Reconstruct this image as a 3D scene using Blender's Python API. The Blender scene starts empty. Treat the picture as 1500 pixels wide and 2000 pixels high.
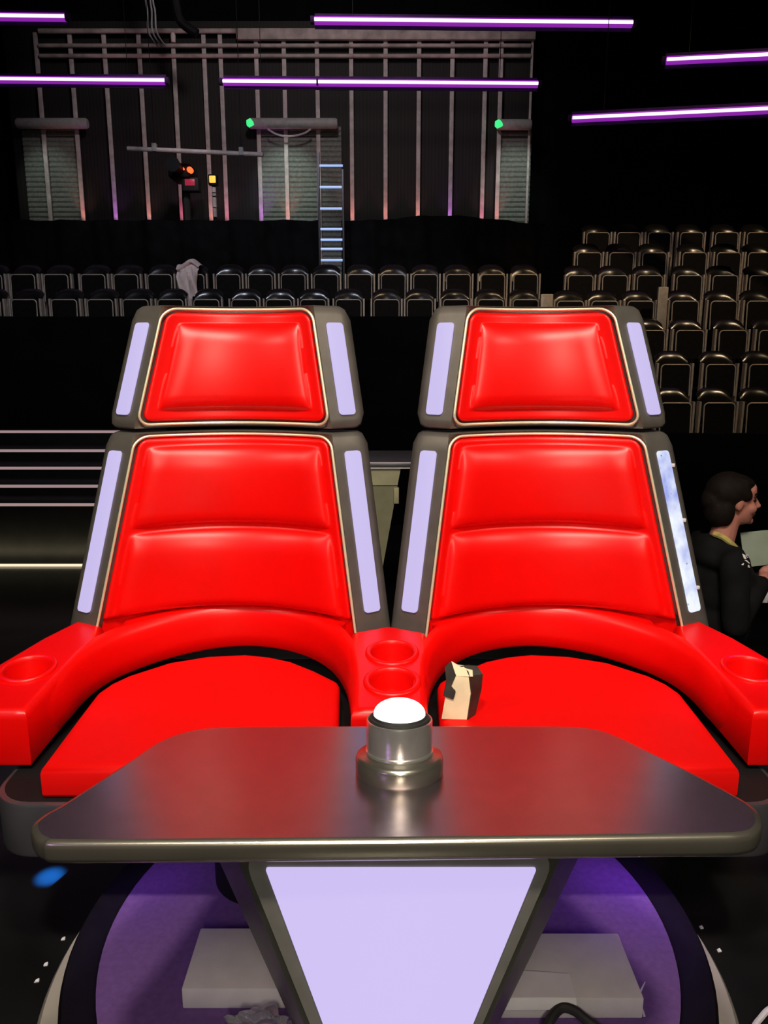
import bpy, bmesh, math, random
from mathutils import Vector, Matrix
from mathutils.bvhtree import BVHTree
from mathutils.geometry import delaunay_2d_cdt
random.seed(7)
SC = bpy.context.scene
COL = SC.collection
PI = math.pi

# ------------------------------------------------------------------ camera
CAMZ = 1.5
PIT = math.radians(12.0)
CP, SP = math.cos(PIT), math.sin(PIT)
cd = bpy.data.cameras.new('camera')
cam = bpy.data.objects.new('camera', cd)
COL.objects.link(cam)
cam.location = (0, 0, CAMZ)
cam.rotation_euler = (PI/2 - PIT, 0, 0)
cd.sensor_fit = 'VERTICAL'
cd.sensor_height = 36
cd.sensor_width = 27
cd.lens = 27
cd.clip_end = 200
SC.camera = cam


def P(px, py, z=None, d=None):
    """a measured photo point on a known height z or at a known distance d -> world point"""
    u, v = (px - 750)/1500, (py - 1000)/1500
    dx, dy, dz = u, CP - v*SP, -SP - v*CP
    t = (z - CAMZ)/dz if z is not None else d/dy
    return Vector((dx*t, dy*t, CAMZ + dz*t))


# ------------------------------------------------------------------ materials
MATS = {}


def mat(name, col, rough=0.5, metal=0.0, emit=None, estr=0.0, noise=None, bump=None, spec=0.5, trans=0.0, coat=0.0, alpha=1.0):
    """principled material; noise=(scale, amount) varies the colour, bump=(scale, strength) the relief"""
    m = bpy.data.materials.new(name)
    m.use_nodes = True
    nt = m.node_tree
    b = nt.nodes['Principled BSDF']
    b.inputs['Base Color'].default_value = (*col, 1)
    b.inputs['Roughness'].default_value = rough
    b.inputs['Metallic'].default_value = metal
    b.inputs['Specular IOR Level'].default_value = spec
    b.inputs['Transmission Weight'].default_value = trans
    b.inputs['Coat Weight'].default_value = coat
    b.inputs['Alpha'].default_value = alpha
    if emit:
        b.inputs['Emission Color'].default_value = (*emit, 1)
        b.inputs['Emission Strength'].default_value = estr
    if noise or bump:
        tc = nt.nodes.new('ShaderNodeTexCoord')
    if noise:
        n = nt.nodes.new('ShaderNodeTexNoise')
        n.inputs['Scale'].default_value = noise[0]
        n.inputs['Detail'].default_value = 5
        nt.links.new(tc.outputs['Object'], n.inputs['Vector'])
        r = nt.nodes.new('ShaderNodeValToRGB')
        a = noise[1]
        r.color_ramp.elements[0].position = .3
        r.color_ramp.elements[1].position = .7
        r.color_ramp.elements[0].color = (*[c*(1-a) for c in col], 1)
        r.color_ramp.elements[1].color = (*[min(1, c*(1+a)) for c in col], 1)
        nt.links.new(n.outputs['Fac'], r.inputs['Fac'])
        nt.links.new(r.outputs['Color'], b.inputs['Base Color'])
    if bump:
        n2 = nt.nodes.new('ShaderNodeTexNoise')
        n2.inputs['Scale'].default_value = bump[0]
        n2.inputs['Detail'].default_value = 4
        nt.links.new(tc.outputs['Object'], n2.inputs['Vector'])
        bp = nt.nodes.new('ShaderNodeBump')
        bp.inputs['Strength'].default_value = bump[1]
        bp.inputs['Distance'].default_value = .002
        nt.links.new(n2.outputs['Fac'], bp.inputs['Height'])
        nt.links.new(bp.outputs['Normal'], b.inputs['Normal'])
    MATS[name] = m
    return m


RED = mat('red_leather', (.80, .0012, .0004), .36, noise=(6, .04), bump=(260, .06), spec=.42)
SEATRED = mat('red_vinyl', (.78, .0012, .0004), .55, noise=(5, .04), bump=(220, .1), spec=.25)
SHELL = mat('satin_shell', (.15, .135, .12), .42, .55, noise=(14, .12), bump=(90, .05))
GOLDTRIM = mat('polished_trim', (1, .93, .66), .34, .6, noise=(30, .05))
CHROME = mat('chrome', (.8, .78, .74), .24, .88, noise=(9, .04))
DARKCHROME = mat('dark_chrome', (.38, .36, .3), .26, .9, noise=(9, .08))
EDGECHROME = mat('desk_edge_chrome', (.47, .43, .35), .25, .9, noise=(7, .08))
DESKTOP = mat('brushed_desk', (.37, .31, .34), .27, .95, noise=(20, .06), bump=(300, .02))
TRAY = mat('satin_dark_metal', (.19, .18, .205), .36, .8, noise=(12, .1))
PEDM = mat('pedestal_metal', (.085, .085, .07), .4, .6, noise=(12, .15))
PEDFRAME = mat('pedestal_bezel', (.17, .165, .15), .5, .3, noise=(18, .12))
BLACK = mat('black_paint', (.008, .008, .009), .6, noise=(8, .3), spec=.2)
WALLBLACK = mat('black_wall', (.004, .004, .005), .9, noise=(3, .3), spec=.05)
DRAPE = mat('black_drape', (.006, .006, .007), .9, noise=(5, .3), spec=.05)
FLOORM = mat('black_gloss_floor', (.008, .008, .008), .22, noise=(4, .35), bump=(14, .02), spec=.4)
RUBBER = mat('black_rubber', (.014, .013, .012), .7, noise=(60, .4), bump=(150, .3))
DISC = mat('purple_carpet', (.15, .075, .24), .9, noise=(60, .12), bump=(300, .3), spec=.1)
RING = mat('dark_ring', (.006, .005, .008), .6, noise=(30, .2), spec=.08)
CREAM = mat('cream_skirt', (.30, .27, .23), .6, noise=(9, .1))
WHITEBOX = mat('white_block', (.62, .58, .6), .7, noise=(16, .06))
PAPER = mat('white_paper', (.72, .7, .74), .8, noise=(20, .04))
LAV = mat('lavender_panel', (.05, .05, .06), .3, emit=(.64, .54, .93), estr=.95)
STRIP = mat('lavender_strip', (.06, .055, .07), .5, emit=(.60, .53, .90), estr=.9, spec=.2)
DOME = mat('white_dome', (.9, .9, .9), .3, emit=(1, .98, .94), estr=1.6)
CLEAR = mat('clear_plastic', (.85, .85, .88), .08, trans=.85, noise=(20, .05))
PLASTIC = mat('black_seat_plastic', (.013, .012, .012), .22, noise=(20, .3), bump=(40, .1), spec=.6)
SEATPAN = mat('dark_seat_pan', (.007, .006, .006), .7, noise=(30, .3), spec=.15)
TAN = mat('tan_metal', (.62, .54, .47), .42, .3, noise=(20, .15))
CLOTH = mat('pale_cloth', (.95, .80, .77), .9, noise=(18, .06), bump=(40, .2), spec=.1)
STRIPM = mat('pale_wall_strip', (.66, .58, .58), .6, noise=(9, .2))
PIPE = mat('pale_pipe', (.5, .42, .4), .6, noise=(6, .3))
HOUSING = mat('grey_housing', (.42, .42, .42), .55, noise=(12, .15))
SHUTTER = mat('shutter_slats', (.20, .22, .2), .6, noise=(20, .25))
GREENLED = mat('green_lamp', (.02, .3, .1), .4, emit=(.05, .75, .22), estr=1.2)
REDLED = mat('red_tally', (.5, .03, .01), .4, emit=(1, .1, .02), estr=2.2)
ORLED = mat('orange_tally', (.5, .2, .02), .4, emit=(1, .42, .05), estr=1.6)
TUBE = mat('tube_core', (.9, .8, .9), .4, emit=(1, .72, 1), estr=1.7)
TUBEOUT = mat('tube_fringe', (.3, .05, .5), .4, emit=(.40, .03, .62), estr=.6)  # purple fringe around the tubes, put in as glow
DARKVIOLET = mat('dark_violet', (.055, .028, .09), .85, noise=(8, .2), spec=.1)
RUNG = mat('rung_blue_glow', (.5, .6, .8), .4, emit=(.35, .52, .95), estr=.75)  # blue light on the rungs is put in as emission
LADDERM = mat('ladder_metal', (.06, .06, .07), .4, .7, noise=(10, .15))
NOSING = mat('pink_nosing_glow', (.5, .4, .4), .5, emit=(.36, .24, .25), estr=.85)  # step edges kept bright by emission in place of light on them
LEDLINE = mat('warm_edge_light', (.8, .75, .6), .5, emit=(1, .86, .58), estr=1.0)
OLIVE = mat('olive_cabinet', (.20, .185, .115), .55, noise=(10, .12))
OLIVELIGHT = mat('pale_olive', (.34, .31, .2), .5, noise=(10, .1))
SKIN = mat('skin', (.44, .17, .13), .55, noise=(18, .08))
HAIR = mat('dark_hair', (.008, .005, .004), .7, noise=(50, .4), bump=(90, .5), spec=.12)
JACKET = mat('black_jacket', (.007, .007, .008), .85, noise=(12, .3), spec=.1)
YELLOW = mat('yellow_collar', (.4, .33, .1), .8, noise=(40, .3))
SHEET = mat('pale_green_sheet', (.36, .42, .34), .7, noise=(12, .08))
EMBLEM = mat('white_emblem', (.75, .68, .7), .7, noise=(30, .1))
CARDCREAM = mat('cream_card', (.82, .68, .45), .65, noise=(14, .12))
CARDBLACK = mat('dark_card', (.025, .02, .016), .5, noise=(20, .5), bump=(60, .3))
SCUFF = mat('dusty_inner', (.3, .26, .27), .6, noise=(18, .3))
WHITECABLE = mat('white_cable', (.6, .56, .6), .5, noise=(10, .1))
EYEW = mat('eye', (.02, .012, .01), .3, noise=(30, .2))


def corrugated():
    m = bpy.data.materials.new('corrugated_wall')
    m.use_nodes = True
    nt = m.node_tree
    b = nt.nodes['Principled BSDF']
    tc = nt.nodes.new('ShaderNodeTexCoord')
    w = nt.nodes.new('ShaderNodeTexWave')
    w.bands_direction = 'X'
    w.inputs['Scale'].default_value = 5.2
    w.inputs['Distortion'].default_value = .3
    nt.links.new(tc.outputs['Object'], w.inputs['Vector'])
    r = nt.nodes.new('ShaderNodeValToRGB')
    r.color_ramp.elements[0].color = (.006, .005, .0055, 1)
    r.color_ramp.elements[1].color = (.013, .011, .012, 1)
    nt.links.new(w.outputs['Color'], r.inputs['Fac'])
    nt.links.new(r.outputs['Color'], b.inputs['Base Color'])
    b.inputs['Roughness'].default_value = .7
    return m


CORR = corrugated()


def peeled():
    """the bare strip: bluish white, cloudy, with dark specks"""
    m = bpy.data.materials.new('bare_strip')
    m.use_nodes = True
    nt = m.node_tree
    b = nt.nodes['Principled BSDF']
    tc = nt.nodes.new('ShaderNodeTexCoord')
    n = nt.nodes.new('ShaderNodeTexNoise')
    n.inputs['Scale'].default_value = 9
    n.inputs['Detail'].default_value = 3
    nt.links.new(tc.outputs['Object'], n.inputs['Vector'])
    r = nt.nodes.new('ShaderNodeValToRGB')
    r.color_ramp.elements[0].position = .36
    r.color_ramp.elements[1].position = .62
    r.color_ramp.elements[0].color = (.30, .36, .80, 1)
    r.color_ramp.elements[1].color = (.86, .92, 1, 1)
    nt.links.new(n.outputs['Fac'], r.inputs['Fac'])
    v = nt.nodes.new('ShaderNodeTexVoronoi')
    v.inputs['Scale'].default_value = 26
    nt.links.new(tc.outputs['Object'], v.inputs['Vector'])
    r2 = nt.nodes.new('ShaderNodeValToRGB')
    r2.color_ramp.elements[0].position = .06
    r2.color_ramp.elements[1].position = .1
    r2.color_ramp.elements[0].color = (.25, .3, .45, 1)
    r2.color_ramp.elements[1].color = (1, 1, 1, 1)
    nt.links.new(v.outputs['Distance'], r2.inputs['Fac'])
    mx = nt.nodes.new('ShaderNodeMix')
    mx.data_type = 'RGBA'
    mx.blend_type = 'MULTIPLY'
    mx.inputs[0].default_value = 1
    nt.links.new(r.outputs['Color'], mx.inputs[6])
    nt.links.new(r2.outputs['Color'], mx.inputs[7])
    nt.links.new(mx.outputs[2], b.inputs['Emission Color'])
    b.inputs['Emission Strength'].default_value = 1.0
    b.inputs['Base Color'].default_value = (.05, .05, .06, 1)
    b.inputs['Specular IOR Level'].default_value = .2
    return m


BARE = peeled()


# ------------------------------------------------------------------ mesh helpers
def wloc(o):
    v = Vector((0, 0, 0))
    while o is not None:
        v += o.location
        o = o.parent
    return v


def mobj(name, verts, faces, m, parent=None, smooth=True, angle=35):
    """verts in world space (relative to the thing's base when it has a parent)"""
    off = wloc(parent) if parent else Vector((0, 0, 0))
    me = bpy.data.meshes.new(name)
    me.from_pydata([tuple(Vector(v) - off) for v in verts], [], faces)
    me.validate()
    bm = bmesh.new()
    bm.from_mesh(me)
    bmesh.ops.recalc_face_normals(bm, faces=bm.faces)
    bm.to_mesh(me)
    bm.free()
    me.materials.append(m)
    if smooth:
        me.polygons.foreach_set('use_smooth', [True]*len(me.polygons))
        me.set_sharp_from_angle(angle=math.radians(angle))
    o = bpy.data.objects.new(name, me)
    COL.objects.link(o)
    if parent:
        o.parent = parent
    return o


def tag(o, label=None, cat=None, group=None, kind=None):
    if label:
        o['label'] = label
    if cat:
        o['category'] = cat
    if group:
        o['group'] = group
    if kind:
        o['kind'] = kind
    return o


def thing(name, loc, label, cat, group=None):
    o = bpy.data.objects.new(name, None)
    o.empty_display_size = .1
    o.location = loc
    COL.objects.link(o)
    return tag(o, label, cat, group)


class MB:
    """collects shapes that make up one mesh"""

    def __init__(s):
        s.v, s.f = [], []

    def add(s, v, f):
        n = len(s.v)
        s.v += [Vector(a) for a in v]
        s.f += [tuple(i + n for i in q) for q in f]
        return s

    def box(s, a, b, bev=0.0):
        x0, y0, z0 = a
        x1, y1, z1 = b
        bm = bmesh.new()
        vs = [bm.verts.new(p) for p in [(x0, y0, z0), (x1, y0, z0), (x1, y1, z0), (x0, y1, z0), (x0, y0, z1), (x1, y0, z1), (x1, y1, z1), (x0, y1, z1)]]
        for q in [(0, 3, 2, 1), (4, 5, 6, 7), (0, 1, 5, 4), (1, 2, 6, 5), (2, 3, 7, 6), (3, 0, 4, 7)]:
            bm.faces.new([vs[i] for i in q])
        if bev:
            bmesh.ops.bevel(bm, geom=bm.edges[:], offset=bev, segments=2, profile=.5, affect='EDGES')
        bm.verts.index_update()
        s.add([v.co.copy() for v in bm.verts], [[v.index for v in f.verts] for f in bm.faces])
        bm.free()
        return s

    def tube(s, pts, r, n=8, closed=False, taper=None):
        pts = [Vector(p) for p in pts]
        k = len(pts)
        rings = []
        prev = None
        for i, p in enumerate(pts):
            if closed:
                t = pts[(i+1) % k] - pts[i-1]
            else:
                t = pts[min(i+1, k-1)] - pts[max(i-1, 0)]
            t.normalize()
            if prev is None:
                a = Vector((0, 0, 1)) if abs(t.z) < .9 else Vector((1, 0, 0))
                nn = (a - t*a.dot(t)).normalized()
            else:
                nn = (prev - t*prev.dot(t)).normalized()
            prev = nn
            bb = t.cross(nn)
            rr = r if taper is None else r*taper[i]
            rings.append([p + (nn*math.cos(2*PI*j/n) + bb*math.sin(2*PI*j/n))*rr for j in range(n)])
        v = [q for ring in rings for q in ring]
        f = []
        for i in range(k if closed else k-1):
            for j in range(n):
                a, b = i*n + j, i*n + (j+1) % n
                c, d = ((i+1) % k)*n + (j+1) % n, ((i+1) % k)*n + j
                f.append((a, b, c, d))
        if not closed:
            f.append(tuple(range(n))[::-1])
            f.append(tuple((k-1)*n + j for j in range(n)))
        return s.add(v, f)

    def lathe(s, prof, c, n=48, slope=0.0, cap=True):
        """prof: (radius, z) from outside/bottom to the axis; slope tilts z along y"""
        v, f = [], []
        for r, z in prof:
            for j in range(n):
                x, y = r*math.cos(2*PI*j/n), r*math.sin(2*PI*j/n)
                v.append((c[0]+x, c[1]+y, c[2]+z+y*slope))
        for i in range(len(prof)-1):
            for j in range(n):
                f.append((i*n+j, i*n+(j+1) % n, (i+1)*n+(j+1) % n, (i+1)*n+j))
        if cap:
            f.append(tuple(range(n))[::-1])
        f.append(tuple((len(prof)-1)*n+j for j in range(n)))
        return s.add(v, f)

    def loft(s, loops, cap0=True, cap1=True):
        n = len(loops[0])
        v = [p for lp in loops for p in lp]
        f = []
        for i in range(len(loops)-1):
            for j in range(n):
                f.append((i*n+j, i*n+(j+1) % n, (i+1)*n+(j+1) % n, (i+1)*n+j))
        if cap0:
            f.append(tuple(range(n))[::-1])
        if cap1:
            f.append(tuple((len(loops)-1)*n+j for j in range(n)))
        return s.add(v, f)

    def xf(s, m):
        s.v = [m @ p for p in s.v]
        return s

    def build(s, name, m, parent=None, smooth=True, angle=35):
        return mobj(name, s.v, s.f, m, parent, smooth, angle)


def inset2(pts, d):
    """offset a closed CCW outline of (x, y) inwards by d"""
    n = len(pts)
    out = []
    for i in range(n):
        a, b, c = Vector(pts[i-1]), Vector(pts[i]), Vector(pts[(i+1) % n])
        e1, e2 = (b-a).normalized(), (c-b).normalized()
        n1, n2 = Vector((-e1.y, e1.x)), Vector((-e2.y, e2.x))
        m = (n1+n2)
        if m.length < 1e-6:
            m = n1
        m.normalize()
        k = max(.35, m.dot(n1))
        out.append(b + m*(d/k))
    return out


def catmull(pts, sub=6, closed=False):
    pts = [Vector(p) for p in pts]
    n = len(pts)
    out = []
    for i in range(n if closed else n-1):
        p0 = pts[i-1] if (closed or i > 0) else pts[0]
        p1, p2 = pts[i], pts[(i+1) % n]
        p3 = pts[(i+2) % n] if (closed or i+2 < n) else pts[-1]
        for j in range(sub):
            t = j/sub
            out.append(.5*((2*p1) + (p2-p0)*t + (2*p0-5*p1+4*p2-p3)*t*t + (3*p1-p0-3*p2+p3)*t**3))
    if not closed:
        out.append(pts[-1])
    return out


def ccw(pts):
    a = sum(pts[i-1][0]*pts[i][1] - pts[i][0]*pts[i-1][1] for i in range(len(pts)))
    return pts if a > 0 else pts[::-1]


def rrect(x0, y0, x1, y1, r, n=6):
    out = []
    for cx, cy, a0 in ((x1-r, y1-r, 0), (x0+r, y1-r, 90), (x0+r, y0+r, 180), (x1-r, y0+r, 270)):
        for k in range(n+1):
            a = math.radians(a0 + 90*k/n)
            out.append(Vector((cx+r*math.cos(a), cy+r*math.sin(a))))
    return out


def slab(outline, zs):
    """zs: list of (inset, z); returns loops"""
    o = ccw([Vector((p[0], p[1])) for p in outline])
    return [[(q.x, q.y, z) for q in (inset2(o, i) if i else o)] for i, z in zs]


def children(o):
    return [c for c in bpy.data.objects if c.parent == o]


KIDS = {}


def copy_tree(o, parent=None):
    c = o.copy()
    COL.objects.link(c)
    if parent:
        c.parent = parent
    if o not in KIDS:
        KIDS[o] = children(o)
    for k in KIDS[o]:
        copy_tree(k, c)
    return c


ORD = ['first', 'second', 'third', 'fourth', 'fifth', 'sixth', 'seventh', 'eighth', 'ninth', 'tenth', 'eleventh', 'twelfth', 'thirteenth', 'fourteenth', 'fifteenth', 'sixteenth', 'seventeenth', 'eighteenth']

# ------------------------------------------------------------------ setting
ZF, ZS = -.73, -.25      # studio floor, stage floor


def struct(name, mb, m, **k):
    return tag(mb.build(name, m, **k), kind='structure')


struct('floor', MB().box((-10, -4, ZF-.1), (10, 17, ZF)), FLOORM)
struct('floor_stage', MB().box((-4.2, -1.6, ZF), (4.2, 3.05, ZS)), FLOORM)
struct('ceiling', MB().box((-10, -4, 8.6), (10, 17, 8.7)), WALLBLACK)
struct('wall_left', MB().box((-10.1, -4, ZF), (-10, 17, 8.6)), WALLBLACK)
struct('wall_right', MB().box((10, -4, ZF), (10.1, 17, 8.6)), WALLBLACK)
struct('wall_back', MB().box((-10, 15, ZF), (10, 15.1, 8.6)), WALLBLACK)
struct('wall_front', MB().box((-10, -4.1, ZF), (10, -4, 8.6)), WALLBLACK)
# seams in the stage floor
# grey corrugated cladding on the back wall
WD = 14.6
a, b = P(36, 430, d=WD), P(1038, 60, d=WD)
xl_t, xr_t = P(64, 60, d=WD).x, P(1040, 60, d=WD).x
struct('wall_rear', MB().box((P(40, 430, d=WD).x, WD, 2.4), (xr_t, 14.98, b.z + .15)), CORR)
struct('floor_gallery', MB().box((-8, 13.25, 2.3), (2.6, 15, 2.42)), BLACK)

# ------------------------------------------------------------------ rotating platform
PC = (.01, 1.785)
pl = thing('rotating_platform', (PC[0], PC[1], ZS), 'round purple carpeted platform with dark rim under the double chair', 'platform')
MB().lathe([(.735, -.03), (.735, -.002), (.730, 0), (0.001, 0)], (PC[0], PC[1], 0), 96).build('carpet', DISC, pl)
MB().lathe([(.80, -.12), (.818, -.10), (.818, -.012), (.81, 0), (.745, 0), (.736, -.006), (.736, -.05), (.5, -.05)], (PC[0], PC[1], 0), 96).build('rim', RING, pl)
MB().lathe([(.90, ZS), (.888, -.13), (.875, -.11), (.7, -.11)], (PC[0], PC[1], 0), 96).build('skirt', CREAM, pl)

# ------------------------------------------------------------------ double coach chair
X0 = .015
ch = thing('double_chair', (X0, 2.2, 0), 'big red leather double armchair with two tall backrests edged by glowing strips', 'armchair')


def mx(x):
    return 2*X0 - x


MB().loft(slab(rrect(-.49, 1.84, .52, 2.6, .14, 8), [(0, 0), (0, .205)])).build('base', BLACK, ch)
MB().loft(slab(rrect(X0-1.05, 1.775, X0+1.05, 2.74, .11, 8), [(.015, .195), (.003, .2), (0, .21), (0, .342), (.003, .35), (.01, .352)])).build('seat_tray', TRAY, ch, angle=30)
MB().loft(slab(rrect(X0-1.035, 1.79, X0+1.035, 2.725, .1, 8), [(0, .349), (0, .3535)])).build('gap_shade', BLACK, ch)  # black sheet added to keep the cushion gaps dark


# seat cushions
SEATPTS = [(-.888, 1.80), (-.896, 2.02), (-.903, 2.24), (-.885, 2.31), (-.848, 2.375), (-.741, 2.485), (-.62, 2.54), (-.49, 2.557), (-.40, 2.535), (-.319, 2.494), (-.23, 2.415), (-.15, 2.328), (-.142, 2.30), (-.138, 2.18), (-.132, 2.04), (-.15, 2.0), (-.3, 1.86), (-.5, 1.80)]


def dense(pts, step=.03):
    out = []
    for i in range(len(pts)):
        a, b = Vector(pts[i]), Vector(pts[(i+1) % len(pts)])
        n = max(1, int((b-a).length/step))
        for k in range(n):
            out.append(a + (b-a)*k/n)
    return out


for sgn in (0, 1):
    pts = [(mx(x), y) if sgn else (x, y) for x, y in SEATPTS]
    MB().loft(slab(pts, [(.012, .352), (.003, .357), (0, .367), (0, .424), (.003, .435), (.010, .442), (.022, .446), (.034, .4465)])).build('seat', SEATRED, ch, angle=60)


def ztop(y):
    return .532 + (y - 1.93)*.1


def zbot(y):
    return ztop(y) - .165


# bolster: U-shaped padded band around the seat
UP = [(-.973, 2.0), (-.965, 2.08), (-.957, 2.17), (-.945, 2.28), (-.905, 2.385), (-.83, 2.475), (-.73, 2.555), (-.61, 2.612), (-.49, 2.63), (-.37, 2.605), (-.26, 2.54), (-.175, 2.44), (-.125, 2.32), (-.103, 2.2), (-.097, 2.1), (-.093, 2.0)]
for sgn in (0, 1):
    path = catmull(UP, 5)
    if sgn:
        path = [Vector((mx(p.x), p.y)) for p in path]
    loops = []
    for i, p in enumerate(path):
        t = (path[min(i+1, len(path)-1)] - path[max(i-1, 0)]).normalized()
        nrm = Vector((-t.y, t.x)) if not sgn else Vector((t.y, -t.x))   # away from the seat
        zt = ztop(p.y)
        lw = .004 + .096*min(1, max(0, (p.y-2.44)/.05))
        lp = []
        for o, z in [(.03, zt-.165), (.006, zt-.163), (-.002, zt-.155), (-.005, zt-.11), (-.007, zt-.06), (-.004, zt-.03), (.004, zt-.012), (.016, zt-.003), (.034, zt), (.034+.36*lw, zt-.003), (.034+.81*lw, zt-.006), (.034+.81*lw, zt-.165)]:
            q = p + nrm*(o + .012*max(0, 1-min(i, len(path)-1-i)/9))
            lp.append((q.x, q.y, z))
        loops.append(lp)
    MB().loft(loops).build('bolster', RED, ch, angle=60)


def fill_top(mb, outline3, holes):
    """flat sloping cap with round holes: holes are (centre x, centre y, radius)"""
    pts = [Vector((p.x, p.y)) for p in outline3]
    ed = [(k, (k+1) % len(pts)) for k in range(len(pts))]
    for cx, cy, r in holes:
        n0 = len(pts)
        pts += [Vector((cx+r*math.cos(2*PI*k/40), cy+r*math.sin(2*PI*k/40))) for k in range(40)]
        ed += [(n0+k, n0+(k+1) % 40) for k in range(40)]
    v, _, f, _, _, _ = delaunay_2d_cdt(pts, ed, [list(range(len(outline3)))], 1, 1e-6)
    keep = []
    for t in f:
        c = sum((v[q] for q in t), Vector((0, 0)))/len(t)
        if all((c-Vector((cx, cy))).length > r*.985 for cx, cy, r in holes):
            keep.append(t)
    mb.add([(p.x, p.y, ztop(p.y)) for p in v], keep)


def armrest(outline, cups):
    o = ccw(dense([Vector(p) for p in outline], .04))
    mb = MB()
    loops = []
    prof = [(.004, .354), (0, .36), (0, None)]
    for ins, dz in [(.012, .7), (.003, .65), (0, .6), (0, -.026), (.003, -.014), (.009, -.005), (.02, 0), (.024, 0)]:
        q = inset2(o, ins) if ins else o
        loops.append([(p.x, p.y, zbot(p.y) + {.7: 0, .65: .003, .6: .012}[dz] if dz > .5 else ztop(p.y)+dz) for p in q])
    mb.loft(loops, cap0=True, cap1=False)
    fill_top(mb, [Vector(p) for p in loops[-1]], [(cx, cy, .074) for cx, cy in cups])
    ar = mb.build('armrest', RED, ch, angle=50)
    ib = inset2(o, .05)
    MB().loft([[(p.x, p.y+.02, .351) for p in ib], [(p.x, p.y+.02, zbot(p.y)+.01) for p in ib]]).build('plinth', BLACK, ar)  # arm support, coloured black so the gap beneath stays dark
    for cx, cy in cups:
        MB().lathe([(.0845, -.004), (.0845, .004), (.082, .008), (.077, .010), (.071, .009), (.0675, .005), (.066, -.004), (.063, -.05), (.058, -.088), (.05, -.094), (.001, -.094)], (cx, cy, ztop(cy)), 48, slope=.1, cap=False).build('cup_holder', RED, ar, angle=60)


cl = P(54, 1307, z=.556)
LA = [(-.976, 1.935), (-.967, 2.08), (-.959, 2.17), (-.949, 2.28), (-.93, 2.36), (-.955, 2.47), (-1.055, 2.51), (-1.12, 2.38), (-1.185, 2.2), (-1.225, 2.05), (-1.235, 1.935)]
armrest(LA, [(cl.x, cl.y)])
armrest([(mx(x), y) for x, y in LA], [(mx(cl.x), cl.y)])
c1, c2 = P(766, 1276, z=.565), P(766, 1331, z=.55)
HALF = [(-.091, 1.935), (-.095, 2.1), (-.101, 2.2), (-.119, 2.32), (-.11, 2.42), (X0, 2.47)]
armrest(HALF + [(mx(x), y) for x, y in HALF[:-1][::-1]], [(c1.x, c1.y), (c2.x, c2.y)])


# backrests -------------------------------------------------
def dend(z):
    return 2.46 + .13*(z-.6)


def sag(z):
    return .175 - .07*min(1, max(0, (z-.6)/.6)) - .02*max(0, z-1.2)


class Panel:
    """one stage of a backrest; the side lines come from four measured points"""

    def __init__(s, lt, lb, rt, rb, zb, zt):
        def pt(px, py):
            d = 2.55
            for _ in range(4):
                q = P(px, py, d=d)
                d = dend(q.z)
            return P(px, py, d=d)
        s.L = (pt(*lt), pt(*lb))
        s.R = (pt(*rt), pt(*rb))
        s.zb, s.zt = zb, zt

    def x(s, side, z):
        a, b = s.L if side < 0 else s.R
        return b.x + (a.x-b.x)*(z-b.z)/(a.z-b.z)

    def y(s, x, z, back=0.0):
        xl, xr = s.x(-1, z), s.x(1, z)
        u = (2*x-xl-xr)/(xr-xl)
        return dend(z) + sag(z)*max(0, 1-u*u) + back

    def wing(s, side, a, z, n=0.0):
        """a point on the swept-back side plate, a metres out from the trim, n metres proud of it"""
        w = math.radians(31)
        return Vector((s.x(side, z) + side*(a*math.cos(w) - 0) + side*n*math.sin(w), dend(z) + a*math.sin(w) - n*math.cos(w), z))


WW = .128   # wing width


def frame_mesh(pn, rc=.045):
    zb, zt = pn.zb, pn.zt
    cols = []
    for k in range(9):       # left wing from outside in
        cols.append(('w', -1, WW*(1-(k/8)**1.0)))
    for k in range(1, 24):
        cols.append(('c', -1+2*k/24, 0))
    for k in range(9):
        cols.append(('w', 1, WW*k/8))
    rows = [0, .006, .02] + [.02+.96*k/16 for k in range(1, 16)] + [.98, .994, 1]
    fr, bk = [], []
    for kind, s, a in cols:
        cut = 0
        if kind == 'w':
            e = max(0, a-(WW-rc))
            cut = rc - math.sqrt(max(0, rc*rc-e*e))
        f1, b1 = [], []
        for ri, t in enumerate(rows):
            z = (zb+cut) + (zt-zb-2*cut)*t
            edge = {0: .016, 1: .006, 2: .0}.get(min(ri, len(rows)-1-ri), 0)
            if kind == 'w':
                p = pn.wing(s, a, z)
                if a > WW-.001:
                    edge = max(edge, .012)
                if z > zt-.0 or z < zb:
                    pass
                f1.append(p + Vector((0, edge, 0)))
                b1.append(Vector((p.x, max(p.y+.03, dend(z)+.11), z)))
            else:
                xl, xr = pn.x(-1, z), pn.x(1, z)
                x = (xl+xr)/2 + s*(xr-xl)/2
                rec = .0 if (t > .985 or (t < .015 and zb > 1)) else (.07 if z < .61 else .02)
                y = pn.y(x, z)
                f1.append(Vector((x, y + edge + rec, z)))
                b1.append(Vector((x, max(y+.05, dend(z)+.11), z)))
        fr.append(f1)
        bk.append(b1)
    n, r = len(cols), len(rows)
    v = [p for c in fr for p in c] + [p for c in bk for p in c]
    f = []
    N = n*r
    for i in range(n-1):
        for j in range(r-1):
            q = (i*r+j, (i+1)*r+j, (i+1)*r+j+1, i*r+j+1)
            f.append(q)
            f.append(tuple(N+k for k in q[::-1]))
        f.append((i*r, N+i*r, N+(i+1)*r, (i+1)*r))
        f.append((i*r+r-1, (i+1)*r+r-1, N+(i+1)*r+r-1, N+i*r+r-1))
    for j in range(r-1):
        f.append((j, j+1, N+j+1, N+j))
        i = (n-1)*r
        f.append((i+j, N+i+j, N+i+j+1, i+j+1))
    return v, f


def quarter(t):
    t = min(1, max(0, t))
    return math.sqrt(max(0, 1-(1-t)**2))


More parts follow.
